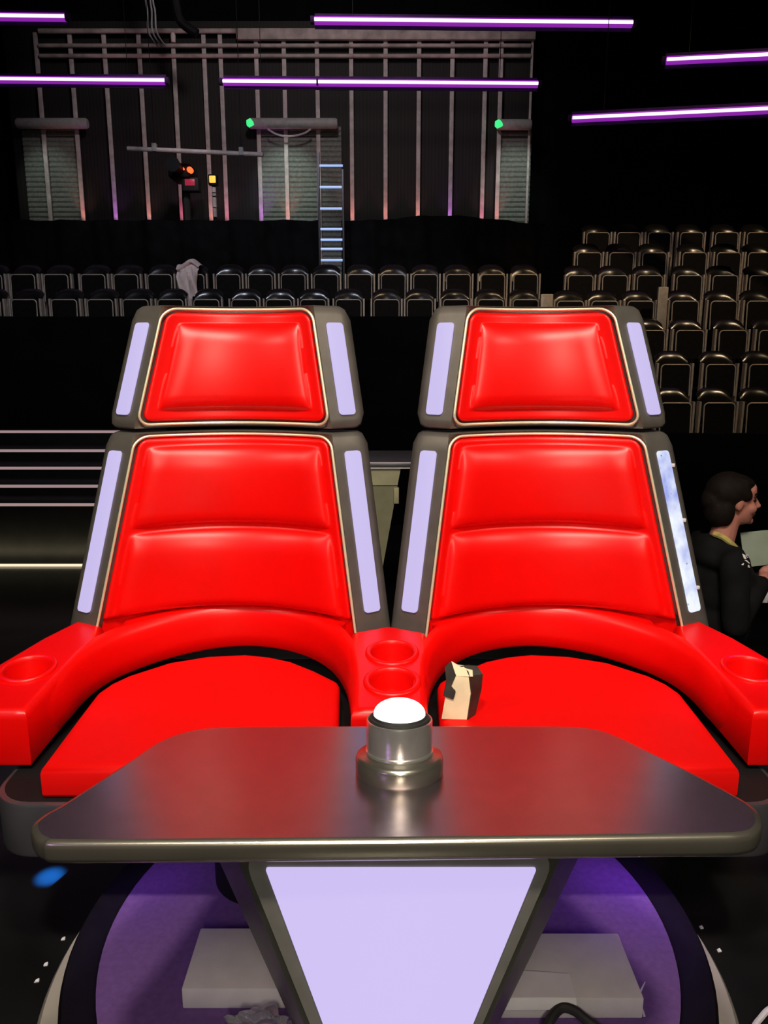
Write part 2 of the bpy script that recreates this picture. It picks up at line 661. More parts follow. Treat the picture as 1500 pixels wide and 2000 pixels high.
def cushion_mesh(pn, zb, zt, pads, g=.016, rc=.035, nu=96, nv=120, soft=.0):
    """pads: (z0, z1, side margin, height, top shoulder, bottom shoulder)"""
    v, f = [], []
    us = [-1, -.994, -.98] + [-.98+1.96*k/nu for k in range(1, nu)] + [.98, .994, 1]
    ts = [0, .006, .016] + [.016+.968*k/nv for k in range(1, nv)] + [.984, .994, 1]
    for t in ts:
        for u in us:
            # round the corners by narrowing the row near the ends
            z = zb + (zt-zb)*t
            xl, xr = pn.x(-1, z)+g, pn.x(1, z)-g
            e = max(0, rc-min(zt-z, (z-zb) if zb > 1 else 9))
            cut = rc - math.sqrt(max(0, rc*rc-e*e))
            x = (xl+xr)/2 + u*((xr-xl)/2-cut)
            y = pn.y(x, z)
            h = .006
            for z0, z1, m, H, wt, wb in pads:
                if z0 < z < z1:
                    k = quarter((z-z0)/wb)*quarter((z1-z)/wt)*quarter((x-xl-m)/.075)*quarter((xr-m-x)/.075)
                    uu = (2*x-xl-xr)/(xr-xl-2*m)
                    dome = max(0, 1-uu*uu)*max(0, (z-z0)*(z1-z)/((z1-z0)**2/4))
                    h += H*k + .012*dome
            ed = min(t, 1-t)*(zt-zb)
            eu = (1-abs(u))*(xr-xl)/2
            h -= .06*min(1, max(0, (.602-z)/.03)) if zb < 1 else 0
            h -= .016*(1-quarter(ed/.014)) if not (zb < 1 and t < .5) else 0
            h -= .016*(1-quarter(eu/.012))
            v.append((x, y-h, z))
    n = len(us)
    for i in range(len(ts)-1):
        for j in range(n-1):
            f.append((i*n+j, i*n+j+1, (i+1)*n+j+1, (i+1)*n+j))
    # closed back, a little behind
    N = len(v)
    for i in range(len(ts)):
        for j in range(n):
            p = v[i*n+j]
            v.append((p[0], pn.y(p[0], p[2])+.016, p[2]))
    for i in range(len(ts)-1):
        for j in range(n-1):
            f.append((N+i*n+j, N+(i+1)*n+j, N+(i+1)*n+j+1, N+i*n+j+1))
    for j in range(n-1):
        f.append((j, N+j, N+j+1, j+1))
        k = (len(ts)-1)*n
        f.append((k+j, k+j+1, N+k+j+1, N+k+j))
    for i in range(len(ts)-1):
        f.append((i*n, (i+1)*n, N+(i+1)*n, N+i*n))
        f.append((i*n+n-1, N+i*n+n-1, N+(i+1)*n+n-1, (i+1)*n+n-1))
    return v, f


def light_strip(pn, side, z0, z1, parent, m, a0=.036, a1=.096, name='light_strip', thick=.007):
    out = rrect(a0, z0, a1, z1, .012, 5)
    front = [pn.wing(side, p.x, p.y, thick) for p in out]
    mid = [pn.wing(side, p.x, p.y, thick) for p in out]
    c = Vector(((a0+a1)/2, (z0+z1)/2))
    fr2 = [pn.wing(side, p.x+(c.x-p.x)*.05, p.y+(.004 if p.y < c.y else -.004), thick+.0015) for p in out]
    back = [pn.wing(side, p.x, p.y, -.004) for p in out]
    return MB().loft([back, mid, fr2]).build(name, m, parent, angle=50)


def trim_path(pn, zb, zt, full, rc=.04):
    g = .007
    pts = []

    def pt(side, z, gx=g):
        x = pn.x(side, z) - side*gx
        return Vector((x, pn.y(x, z)-.004, z))
    n = 20
    for k in range(n+1):
        pts.append(pt(-1, zb+(rc if full else 0) + (zt-rc-zb-(rc if full else 0))*k/n))
    for k in range(1, 7):
        a = PI/2*k/6
        pts.append(pt(-1, zt-rc+rc*math.sin(a), g+rc*(1-math.cos(a))))
    xl, xr = pn.x(-1, zt)+g+rc, pn.x(1, zt)-g-rc
    for k in range(1, 24):
        x = xl + (xr-xl)*k/24
        pts.append(Vector((x, pn.y(x, zt)-.004, zt)))
    for k in range(0, 7):
        a = PI/2*(1-k/6)
        pts.append(pt(1, zt-rc+rc*math.sin(a), g+rc*(1-math.cos(a))))
    for k in range(1, n+1):
        pts.append(pt(1, zt-rc - (zt-rc-zb-(rc if full else 0))*k/n))
    if full:
        for k in range(1, 7):
            a = PI/2*k/6
            pts.append(pt(1, zb+rc-rc*math.sin(a), g+rc*(1-math.cos(a))))
        xl, xr = pn.x(-1, zb)+g+rc, pn.x(1, zb)-g-rc
        for k in range(1, 24):
            x = xr + (xl-xr)*k/24
            pts.append(Vector((x, pn.y(x, zb)-.004, zb)))
        for k in range(0, 6):
            a = PI/2*(1-k/6)
            pts.append(pt(-1, zb+rc-rc*math.sin(a), g+rc*(1-math.cos(a))))
    return pts


ZH0, ZH1 = 1.238, 1.640      # headrest
ZL0, ZL1 = .47, 1.226        # lower back
chairs_px = [
    dict(head=((313, 605), (266, 817), (613, 603), (646, 825)), low=((259, 858), (184, 1231), (650, 858), (698, 1235))),
    dict(head=((910, 610), (881, 826), (1202, 604), (1253, 822)), low=((875, 864), (829, 1238), (1262, 860), (1339, 1235))),
]
for ci, c in enumerate(chairs_px):
    pn = Panel(*c['low'], ZL0, ZL1)
    v, f = frame_mesh(pn)
    bk = mobj('backrest', v, f, SHELL, ch, angle=50)
    v, f = cushion_mesh(pn, ZL0+.04, ZL1-.018, [(.905, ZL1-.05, .036, .032, .085, .045), (.60, .885, .036, .034, .085, .045)])
    cu = mobj('back_cushion', v, f, RED, bk, angle=75)
    MB().tube(trim_path(pn, ZL0+.05, ZL1-.012, False), .0047, 8).build('piping', GOLDTRIM, bk, angle=80)
    for side in (-1, 1):
        bare = (ci == 1 and side == 1)
        st = light_strip(pn, side, .622, 1.165, bk, BARE if bare else STRIP, thick=.003 if bare else .007)
        if bare:
            st['label'] = 'bare bluish white light strip with its cover missing'
            for z in (1.115, .93, .70):
                q = pn.wing(1, .1, z, .006)
                MB().box((q.x-.007, q.y-.004, q.z-.006), (q.x+.005, q.y+.006, q.z+.006), .002).build('clip', WHITECABLE, st)
    ph = Panel(*c['head'], ZH0, ZH1)
    v, f = frame_mesh(ph)
    hd = mobj('headrest', v, f, SHELL, ch, angle=50)
    v, f = cushion_mesh(ph, ZH0+.022, ZH1-.020, [(ZH0+.062, ZH1-.058, .045, .032, .07, .05)], nv=80)
    mobj('head_cushion', v, f, RED, hd, angle=75)
    MB().tube(trim_path(ph, ZH0+.014, ZH1-.011, True), .0047, 8, closed=True).build('piping', GOLDTRIM, hd, angle=80)
    for side in (-1, 1):
        light_strip(ph, side, 1.285, 1.585, hd, STRIP)
    # link between the two stages
    x0, x1 = ph.x(-1, ZH0), ph.x(1, ZH0)
    MB().box((x0+.06, dend(1.23)+.165, ZL1-.05), (x1-.06, dend(1.23)+.2, ZH0+.05), .008).build('hinge', BLACK, ch)

# ------------------------------------------------------------------ desk
dk = thing('desk', (.03, 1.3, 0), 'dark brushed metal desk with chrome edge and glowing lavender front panel', 'desk')
ZD = .72
DK = .125                   # the desk top dips towards the chairs


def zd(y):
    return ZD - DK*(y-1.1)


def PD(px, py):
    r = P(px, py, d=1.0) - Vector((0, 0, CAMZ))
    t = (ZD + DK*1.1 - CAMZ)/(r.z + DK*r.y)
    return Vector((0, 0, CAMZ)) + r*t


def tilt(loops):
    return [[(p[0], p[1], p[2] - ZD + zd(p[1])) for p in lp] for lp in loops]


px = [(60, 1610), (64, 1630), (80, 1641), (110, 1646), (300, 1645.5), (600, 1643), (900, 1640), (1200, 1636), (1400, 1633), (1450, 1631), (1478, 1624), (1490, 1608), (1486, 1588), (1470, 1571), (1440, 1552), (1350, 1505), (1260, 1461), (1205, 1435), (1160, 1421), (1100, 1416), (980, 1415.5), (765, 1415.5), (560, 1416), (430, 1418), (365, 1426), (310, 1446), (250, 1485), (127, 1564), (85, 1588)]
dout = [PD(x, y).xy for x, y in px]
dout = ccw(catmull(dout, 6, closed=True))
MB().loft(tilt(slab(dout, [(.012, ZD), (.004, ZD-.0025), (.001, ZD-.007), (0, ZD-.014), (0, ZD-.03), (.002, ZD-.037), (.008, ZD-.042), (.02, ZD-.043)])), cap0=False, cap1=True).build('edge_band', EDGECHROME, dk, angle=60)
tt = MB().loft(tilt(slab(dout, [(.012, ZD-.02), (.012, ZD)])), cap1=False)
tp = [Vector((q.x, q.y)) for q in inset2(dout, .012)]
v_, _, f_, _, _, _ = delaunay_2d_cdt(tp, [], [list(range(len(tp)))], 1, 1e-6)
tt.add([(q.x, q.y, zd(q.y)) for q in v_], f_)
tt.build('tabletop', DESKTOP, dk, smooth=False)
# pedestal: front bezel narrower than the flared body behind
yf = 1.16


def trap(y, zt, zb, xlt, xrt, xlb, xrb, r):
    c = [Vector((xlb, zb)), Vector((xrb, zb)), Vector((xrt, zt)), Vector((xlt, zt))]
    out = []
    for i in range(4):
        a, b, d = c[i-1], c[i], c[(i+1) % 4]
        e1, e2 = (a-b).normalized(), (d-b).normalized()
        rr = min(r, .4*(a-b).length, .4*(d-b).length)
        p0, p2 = b+e1*rr, b+e2*rr
        for k in range(7):
            t = k/6
            q = p0*(1-t)**2 + b*2*t*(1-t) + p2*t*t
            out.append((q.x, y, q.y))
    return out


fl = trap(yf, .662, 0.0, -.245, .297, -.034, .071, .055)
fl2 = [(p[0], yf+.012, p[2]) for p in fl]
bz = MB().loft([fl2, fl]).build('front_bezel', PEDFRAME, dk, angle=40)
bl = trap(1.43, zd(1.43)-.043, 0.0, -.415, .478, -.19, .24, .03)
ml = trap(yf+.012, zd(yf)-.043, 0.0, -.262, .314, -.052, .089, .03)
MB().loft([ml, bl]).build('pedestal', PEDM, dk, angle=40)
pf = trap(yf-.004, .632, .06, -.203, .261, -.034, .078, .006)
pb = [(p[0], yf+.004, p[2]) for p in pf]
lp = MB().loft([pb, pf]).build('light_panel', LAV, bz, angle=40)
lp['label'] = 'glowing lavender trapezoid panel'

# ------------------------------------------------------------------ buzzer
bq = PD(780, 1507)
bc = (bq.x, bq.y, bq.z)
BR = Matrix.Translation(bq) @ Matrix.Rotation(-math.atan(DK), 4, 'X') @ Matrix.Translation(-bq)
bzr = thing('buzzer', bc, 'chrome push buzzer with glowing white dome on the desk', 'buzzer')
MB().lathe([(.084, 0), (.086, .004), (.086, .028), (.084, .034), (.078, .038), (.070, .040), (.0665, .043), (.001, .043)], bc, 64).xf(BR).build('base_flange', DARKCHROME, bzr, angle=40)
MB().lathe([(.0665, .040), (.0665, .047), (.0645, .049), (.0645, .104), (.0638, .107), (.0618, .108), (.060, .106), (.0595, .1), (.001, .1)], bc, 64).xf(BR).build('housing', CHROME, bzr, angle=40)
MB().lathe([(.059, .1), (.059, .108), (.0575, .111), (.054, .112), (.052, .116), (.001, .116)], bc, 64).xf(BR).build('collar', RUBBER, bzr, angle=40)
prof = [(.0505, .112), (.0505, .118)] + [(.0505*math.cos(a*PI/2/10), .118+.027*math.sin(a*PI/2/10)) for a in range(1, 10)] + [(.001, .145)]
MB().lathe(prof, bc, 64).xf(BR).build('dome', DOME, bzr, angle=60)

# ------------------------------------------------------------------ crumpled carton on the right seat
cb = P(898, 1404, z=.447)
ct = thing('carton', (cb.x, cb.y+.03, .447), 'small crumpled cream and black carton standing on the right seat', 'carton')


def cq(pts):
    return [Vector((cb.x+x, cb.y+y, .447+z)) for x, y, z in pts]


b0 = cq([(-.053, 0, 0), (.02, -.004, 0), (.047, .03, 0), (-.03, .05, 0)])
b1 = cq([(-.041, .004, .08), (.03, 0, .08), (.063, .03, .082), (-.025, .05, .08)])
b2 = cq([(-.031, .012, .125), (.024, .012, .128), (.066, .036, .124), (-.02, .05, .13)])
b3 = cq([(-.02, .028, .146), (.012, .028, .15), (.05, .042, .144), (-.012, .05, .148)])
MB().loft([b0, b1, b2, b3]).build('box', CARDCREAM, ct, angle=20)
# dark side panel folding over the top
rws = [[b0[1], b0[2]], [b1[1], b1[2]], [b2[1], b2[2]], [b3[1], b3[2]], [b3[0]*.4+b3[1]*.6, b3[3]*.4+b3[2]*.6]]
ofs = [Vector((.002, -.003, 0))]*2 + [Vector((.002, -.003, .001)), Vector((.002, -.001, .003)), Vector((0, 0, .003))]
MB().loft([[a+o, b+o, b-o*1.5, a-o*1.5] for (a, b), o in zip(rws, ofs)]).build('side_band', CARDBLACK, ct, angle=20)
MB().loft([cq([(-.05, .0, .072), (-.02, -.004, .062), (-.014, -.004, .085), (-.026, .004, .1), (-.012, .012, .13), (-.028, .018, .168), (-.044, .016, .15), (-.04, .008, .11)]), cq([(-.048, .01, .074), (-.02, .006, .066), (-.014, .008, .088), (-.026, .014, .1), (-.012, .024, .13), (-.028, .03, .166), (-.044, .026, .15), (-.04, .018, .11)])]).build('torn_wrap', CARDBLACK, ct, angle=25)
MB().loft([cq([(-.012, .012, .128), (.036, .008, .128), (.036, .02, .142), (.0, .024, .152), (-.026, .02, .17)]), cq([(-.012, .02, .126), (.036, .018, .126), (.036, .03, .14), (.0, .032, .15), (-.024, .026, .168)])]).build('flap', CARDCREAM, ct, angle=25)

# ------------------------------------------------------------------ things lying on the platform
p0, p1 = P(357, 1936, z=.055), P(390, 1812, z=.055)
tag(MB().box((-.468, 1.505, 0), (-.19, p1.y, .055), .004).build('foam_block', WHITEBOX), 'white block lying on the platform left of the desk pedestal', 'block')
p0, p1 = P(1252, 1950, z=.055), P(1208, 1822, z=.055)
tag(MB().box((.24, p0.y, 0), (.592, p1.y, .055), .004).build('foam_block', WHITEBOX), 'white block lying on the platform right of the desk pedestal', 'block')
q0, q1 = P(1112, 1908, z=.06), P(1116, 1958, z=.06)
v = []
for i, (yy, zz) in enumerate([(1.545, .0575), (1.50, .0575), (p0.y-.002, .0575), (p0.y-.008, .052), (p0.y-.012, .035)]):
    o_ = .012 if i < 2 else 0
    v += [(.27, yy+o_, zz), (.36, yy+o_/2, zz+.001), (.436, yy, zz)]
f = []
for i in range(4):
    for j in range(2):
        f.append((i*3+j, i*3+j+1, (i+1)*3+j+1, (i+1)*3+j))
nv = len(v)
v2 = [(a, b, c+.0012) for a, b, c in v]
f2 = f + [tuple(nv+k for k in q[::-1]) for q in f]
for a, b in [(0, 1), (1, 2), (12, 13), (13, 14)] + [(3*i, 3*i+3) for i in range(4)] + [(3*i+2, 3*i+5) for i in range(4)]:
    f2.append((a, b, nv+b, nv+a))
tag(mobj('paper_sheet', v+v2, f2, PAPER), 'white sheet of paper on the block right of the pedestal', 'paper')
s0, s1 = P(1258, 1985, z=.002), P(1260, 1918, z=.002)
tag(MB().loft([[(s0.x-.002, s0.y, 0.001), (s0.x+.003, s0.y, 0.001), (s0.x+.003, s0.y, .004), (s0.x-.002, s0.y, .004)], [(s0.x-.004, (s0.y+s1.y)/2, .001), (s0.x+.004, (s0.y+s1.y)/2, .001), (s0.x+.004, (s0.y+s1.y)/2, .006), (s0.x-.004, (s0.y+s1.y)/2, .006)], [(s1.x-.001, s1.y, .001), (s1.x+.001, s1.y, .001), (s1.x+.001, s1.y, .003), (s1.x-.001, s1.y, .003)]]).build('white_sliver', WHITECABLE), 'thin white sliver on the purple carpet at right', 'sliver')  # thin white sliver lying on the carpet
cpts = [P(x, y, z=z) for x, y, z in [(1058, 2075, .012), (1066, 2020, .02), (1078, 1987, .034), (1098, 1968, .042), (1122, 1974, .042), (1145, 1992, .034), (1175, 2015, .02), (1215, 2060, .012)]]
tag(MB().tube(catmull(cpts, 6), .011, 10).build('black_cable', RUBBER), 'thick black cable looping over the platform carpet at right', 'cable')
wp = [P(x, y, z=ZS+.012) for x, y in [(1462, 2090), (1466, 2030), (1474, 2004), (1486, 1988), (1499, 1974), (1530, 1955), (1580, 1950)]]
tag(MB().tube(catmull(wp, 6), .008, 8).build('white_cable', WHITECABLE), 'white cable on the black floor beside the platform', 'cable')
# crumpled clear wrap
bm = bmesh.new()
bmesh.ops.create_icosphere(bm, subdivisions=4, radius=1)
for vv in bm.verts:
    c = vv.co
    k = 1 + .22*math.sin(7*c.x+3*c.y)*math.cos(6*c.z+2*c.x) + .12*math.sin(13*c.y+5*c.z)
    vv.co = Vector((c.x*.075*k, c.y*.05*k, max(-.028, c.z*.035*k)))
bm.verts.index_update()
wc = P(510, 1994, z=.03)
tag(mobj('plastic_wrap', [vv.co + Vector((wc.x, wc.y-.03, .03)) for vv in bm.verts], [[q.index for q in ff.verts] for ff in bm.faces], CLEAR, angle=25), 'crumpled clear plastic wrap in front of the left white block', 'plastic wrap')
bm.free()
# scraps on the stage floor
SCR = [((124, 1834), 'tiny white paper scrap on black floor, upper one left of platform'), ((90, 1884), 'tiny white paper scrap on black floor, middle one left of platform'), ((73, 1916), 'tiny folded white scrap on black floor, lowest one left of platform'), ((1370, 1812), 'tiny white paper scrap on black floor, upper one right of platform'), ((1405, 1857), 'tiny white paper scrap on black floor, lower one right of platform')]
for (x, y), lab in SCR:
    q = P(x, y, z=ZS)
    r = .006
    w = random.uniform(.7, 1.4)
    tag(MB().loft([[(q.x-r*w, q.y-r, ZS), (q.x+r, q.y-r*.6, ZS), (q.x+r*.7, q.y+r, ZS), (q.x-r, q.y+r*.8, ZS)], [(q.x-r*.8, q.y-r*.8, ZS+.004), (q.x+r*.8, q.y-r*.5, ZS+.003), (q.x+r*.5, q.y+r*.9, ZS+.005), (q.x-r*.8, q.y+r*.6, ZS+.003)]]).build('paper_scrap', PAPER), lab, 'scrap', 'paper scraps on the stage floor')

# ------------------------------------------------------------------ olive desk far behind, seen between the backrests
od = thing('far_desk', (.06, 5.3, ZF), 'olive cabinet with metal top seen through the gap between the backrests', 'cabinet')
DD = 5.2
ql, qr = P(660, 900, d=DD), P(850, 900, d=DD)
zt = P(750, 902, d=DD).z
zt2 = P(750, 913, d=DD).z
zt3 = P(750, 949, d=DD).z
xr0, xr1 = P(783, 914, d=DD).x, P(740, 1150, d=DD).x
zbm = P(740, 1150, d=DD).z
MB().box((ql.x-.15, DD-.02, zt2), (qr.x+.3, DD+.6, zt), .006).build('top', TRAY, od)
for zz in (zt, zt2+.002):
    MB().box((ql.x-.15, DD-.024, zz-.008), (qr.x+.3, DD-.018, zz), .002).build('metal_lip', WHITECABLE, od)


def xr_at(z):
    return xr0 + (xr1-xr0)*(zt2-z)/(zt2-zbm)


MB().loft([[(ql.x-.1, DD+.01, ZF), (xr_at(ZF), DD+.01, ZF), (xr_at(zt3), DD+.01, zt3), (ql.x-.1, DD+.01, zt3)], [(ql.x-.1, DD+.5, ZF), (xr_at(ZF), DD+.5, ZF), (xr_at(zt3), DD+.5, zt3), (ql.x-.1, DD+.5, zt3)]]).build('body', OLIVE, od)
MB().loft([[(ql.x-.1, DD, zt3+.004), (xr_at(zt3), DD, zt3+.004), (xr_at(zt2), DD, zt2), (ql.x-.1, DD, zt2)], [(ql.x-.1, DD+.5, zt3+.004), (xr_at(zt3), DD+.5, zt3+.004), (xr_at(zt2), DD+.5, zt2), (ql.x-.1, DD+.5, zt2)]]).build('upper_band', OLIVELIGHT, od)
h0, h1 = P(769, 952, d=DD), P(779, 983, d=DD)
MB().box((h0.x, DD-.02, h1.z), (h1.x, DD+.02, h0.z), .004).build('latch', OLIVELIGHT, od)

# ------------------------------------------------------------------ stairs at left with lit edges
sy = [982, 946, 911, 877, 840]
dz0 = P(0, 1105, z=ZF).y
st = thing('stairs', (-4.5, dz0+.2, ZF), 'black stairs with five thin lit pink edges behind left backrest', 'stairs')
dd = dz0+.02
prev_z = ZF
xe = -.5
for i, y in enumerate(sy):
    z = P(0, y, d=dd).z
    nd = dd+.42
    step = MB().box((-9.9, dd, ZF), (xe, min(9.66, nd+(.03 if i < 4 else .3)), z), .004).build('step', BLACK, st)
    hgt = .035
    MB().box((-9.9, dd-.006, z-hgt), (xe, dd+.004, z-.004)).build('nosing_glow', NOSING, step)
    dd = nd
tag(MB().box((-9.9, dz0-.03, ZF), (xe, dz0+.0, ZF+.022), .004).build('floor_light', LEDLINE), 'long thin warm white floor light strip at foot of the stairs', 'light strip')
q = P(8, 836, d=dd-.1)
fx = thing('floor_fixture', (q.x, q.y, q.z), 'small grey floor fixture on the top stair at far left edge', 'fixture')  # tilted grey tube with a short side piece
MB().tube([q + Vector((-.12, 0, .16)), q + Vector((.1, 0, .02))], .07, 14).build('body', HOUSING, fx)
MB().tube([q + Vector((.1, .0, .15)), q + Vector((.22, 0, .0))], .03, 10).build('bracket', HOUSING, fx)

# ------------------------------------------------------------------ audience seating
H0 = .86


def make_chair():
    root = thing('audience_chair', (0, 0, 0), 'x', 'chair')
    # backrest: curved shell with a rounded top
    v, f = [], []
    nx, nz = 14, 12
    for side in (0, 1):
        for j in range(nz+1):
            for i in range(nx+1):
                u = -1+2*i/nx
                t = j/nz
                x = .192*u*(1-.04*(1-t))
                top = H0 - .075*abs(u)**3.2
                z = .46 + (top-.46)*t
                roll = .035*quarter(1-t)*1.0
                y = .05 + .10*t - .045*(1-u*u)*-1 - .035 + (0 if side else -.0)
                y += .045*max(0, (t-.75)/.25)**2
                if side:
                    y += .028
                v.append((x, y, z))
    n = nx+1
    N = n*(nz+1)
    for j in range(nz):
        for i in range(nx):
            q = (j*n+i, j*n+i+1, (j+1)*n+i+1, (j+1)*n+i)
            f.append(q)
            f.append(tuple(N+k for k in q[::-1]))
    for i in range(nx):
        f.append((i, N+i, N+i+1, i+1))
        k = nz*n
        f.append((k+i, k+i+1, N+k+i+1, N+k+i))
    for j in range(nz):
        f.append((j*n, (j+1)*n, N+(j+1)*n, N+j*n))
        f.append((j*n+nx, N+j*n+nx, N+(j+1)*n+nx, (j+1)*n+nx))
    mobj('backrest', v, f, PLASTIC, root, angle=60)
    # tipped-up seat with a metal hoop
    out = rrect(-.165, .36, .165, .70, .045, 5)
    fr = [(p.x, -.06+.06*(p.y-.36), p.y) for p in out]
    bk = [(p.x, -.025+.06*(p.y-.36), p.y) for p in out]
    se = MB().loft([bk, fr]).build('seat', SEATPAN, root, angle=40)
    hoop = [(-.178, -.06, .36)] + [(p.x*1.03, -.068+.06*(p.y-.36), p.y+.004) for p in (rrect(-.172, .36, .172, .70, .045, 5)[7:14][::-1][::-1] if False else [])]
    pts = [(-.170, -.062, .34), (-.170, -.05, .5), (-.170, -.04, .655)]
    for k in range(1, 6):
        a = PI/2*k/6
        pts.append((-.170+.045*(1-math.cos(a)), -.04, .655+.045*math.sin(a)))
    pts += [(-.131, -.04, .70), (.131, -.04, .70)]
    for k in range(1, 6):
        a = PI/2*(1-k/6)
        pts.append((.170-.045*(1-math.cos(a)), -.04, .655+.045*math.sin(a)))
    pts += [(.170, -.04, .655), (.170, -.05, .5), (.170, -.062, .34)]
    MB().tube(pts, .0085, 6).build('hoop', TAN, se, angle=80)
    for s in (-1, 1):
        MB().box((s*.207-.012, -.03, 0), (s*.207+.012, .05, .715), .004).build('post', TAN, root, smooth=False)
    return root


rows = [  # name, d, y of the back tops, label phrase, group, x list
    ('top', 12.3, 437, 'topmost row of the right block', [1167, 1227, 1287, 1350, 1418, 1480]),
    ('r2', 11.7, 475, 'second row from top, right block', [1150, 1213, 1277, 1355, 1422, 1483]),
    ('r3', 11.05, 518, 'third row from top, right block', [1133, 1200, 1268, 1345, 1415, 1487]),
    ('r4', 10.4, 566, 'fourth row from top, right block', [1113, 1180, 1250, 1337, 1412, 1483]),
    ('r5', 9.8, 621, 'fifth row from top, right block', [1270, 1346, 1430, 1508]),
    ('r6', 9.2, 685, 'sixth row from top, right block', [1318, 1406, 1490]),
    ('r7', 8.6, 757, 'lowest row of the right block', [1318, 1403, 1487]),
    ('l3', 11.05, 516, 'back row of the left block', [-18, 46, 111, 183, 247, 313, 376, 446, 509, 573, 637, 703, 768, 831, 895, 962, 1026]),
    ('l4', 10.4, 563, 'front row of the left block', [-22, 49, 127, 197, 266, 334, 404, 478, 545, 612, 681, 755, 820, 890, 958, 1026]),
]
first = True
proto = make_chair()
cloth_at = None
ROWZ = {}
for nm, d, yt, ph, xs in rows:
    zf = P(750, yt, d=d+.17).z - H0
    ROWZ[nm] = (d, zf)
    zc = d*CP + (CAMZ-zf-.7)*SP
    for i, x in enumerate(xs):
        o = proto if first else copy_tree(proto)
        first = False
        X = (x-750)/1500*zc
        o.location = (X, d, zf)
        o.scale = (.96, 1, 1) if nm in ('l4', 'l3') else (1, 1, 1)
        if nm == 'l3' and x == 376:
            cloth_at = (X, d, zf)
            lab = 'black tip-up audience chair under the draped pale cloth, back row, left block'
        else:
            lab = 'black tip-up audience chair, %s from left, %s' % (ORD[i], ph)
        tag(o, lab, 'chair', 'audience chairs, ' + ph)

# tiers under the rows (black)
n_t = 0
for nm in ('r7', 'r6', 'r5', 'r4', 'r3', 'r2', 'top'):
    d, zf = ROWZ[nm]
    xa = {'r4': 2.45, 'r3': 2.6, 'r2': 2.7, 'top': 2.85}.get(nm, 1.8)
    struct('floor_tier', MB().box((xa, d-.36, ZF), (9.9, d+.30, zf)), BLACK)
for nm in ('l4', 'l3'):
    d, zf = ROWZ[nm]
    struct('floor_tier', MB().box((-9.9, d-.36, ZF), (2.3, d+.30, zf)), BLACK)
zp = P(750, 618, d=9.75).z
struct('wall_parapet', MB().box((-9.9, 9.7, ZF), (1.75, 9.78, zp), .01), WALLBLACK)
zp7 = P(1400, 846, d=8.1).z
struct('wall_parapet', MB().box((1.9, 8.06, ZF), (9.9, 8.14, zp7), .01), WALLBLACK)
# pale aisle posts
for (x0, y0, x1, y1, d, lab) in [(1057, 574, 1078, 640, 10.25, 'pale tan aisle panel between the left and right seat blocks'), (1287, 560, 1301, 634, 10.12, 'narrow scuffed tan aisle post beside the right headrest')]:
    a, b = P(x0, y0, d=d), P(x1, y1, d=d)
    zl = ROWZ['r4'][1]
    tag(MB().box((a.x, d, zl if d < 10 else zl), (b.x, d+.05, a.z), .008).build('aisle_panel', TAN), lab, 'panel')

# cloth over a chair back: two hanging tails from a bunched top
X, d, zf = cloth_at
v, f = [], []
NU, NV = 22, 34
zc = d*CP
for j in range(NV+1):
    t = j/NV
    for i in range(NU+1):
        u = -1+2*i/NU
        w = .165*(1-.5*t**.7) + .012*math.sin(7*t)
        cx = -.06 + .07*t
        fold = .020*math.sin(u*4+t*5) + .010*math.sin(u*11-t*7) - .03*(1 if u < -.25+.9*t else 0)*min(1, t*3)
        z = zf+H0+.045 - t*(.50 + .20*(1-quarter((u+.7)/1.0)) + .12*(u < .15)) - .03*u*u*(1-t) + .03*(1-t)*math.sin(u*3.5+.8)
        y = d + .165 - .26*min(1, t*4) - .03*t + fold - .02
        if t < .12:
            y = d + .17 - .24*(t/.12)**.5 + fold*.5
        v.append((X+cx+w*u, y, z))
n = NU+1
for j in range(NV):
    for i in range(NU):
        f.append((j*n+i, j*n+i+1, (j+1)*n+i+1, (j+1)*n+i))
N = len(v)
v += [(a, b+.012, c) for a, b, c in v]
f += [tuple(N+k for k in q[::-1]) for q in f]
for i in range(NU):
    f.append((i, N+i, N+i+1, i+1))
    k = NV*n
    f.append((k+i, k+i+1, N+k+i+1, N+k+i))
for j in range(NV):
    f.append((j*n, (j+1)*n, N+(j+1)*n, N+j*n))
    f.append((j*n+NU, N+j*n+NU, N+(j+1)*n+NU, (j+1)*n+NU))
tag(mobj('draped_cloth', v, f, CLOTH, angle=60), 'pale pinkish cloth draped over an audience chair in the back row', 'cloth')

# ------------------------------------------------------------------ back wall dressing
# black drapes below the cladding


def drape(xa, xb, d, zb, topf, name, label):
    v, f = [], []
    nx, nz = int((xb-xa)/.05)+2, 8
    for k in (0, 1):
        for j in range(nz+1):
            for i in range(nx+1):
                x = xa+(xb-xa)*i/nx
                zt = topf(x)
                z = zb+(zt-zb)*j/nz
                y = d + .05*math.sin(x*9) + .02*math.sin(x*23+j*.4) + .03*k
                v.append((x, y, z))
    n = nx+1
    N = n*(nz+1)
    for j in range(nz):
        for i in range(nx):
            q = (j*n+i, j*n+i+1, (j+1)*n+i+1, (j+1)*n+i)
            f.append(q)
            f.append(tuple(N+k for k in q[::-1]))
    for i in range(nx):
        f.append((i, N+i, N+i+1, i+1))
        k = nz*n
        f.append((k+i, k+i+1, N+k+i+1, N+k+i))
    for j in range(nz):
        f.append((j*n, (j+1)*n, N+(j+1)*n, N+j*n))
        f.append((j*n+nx, N+j*n+nx, N+(j+1)*n+nx, (j+1)*n+nx))
    tag(mobj(name, v, f, DRAPE, angle=70), label, 'curtain', 'black drapes below the back wall')


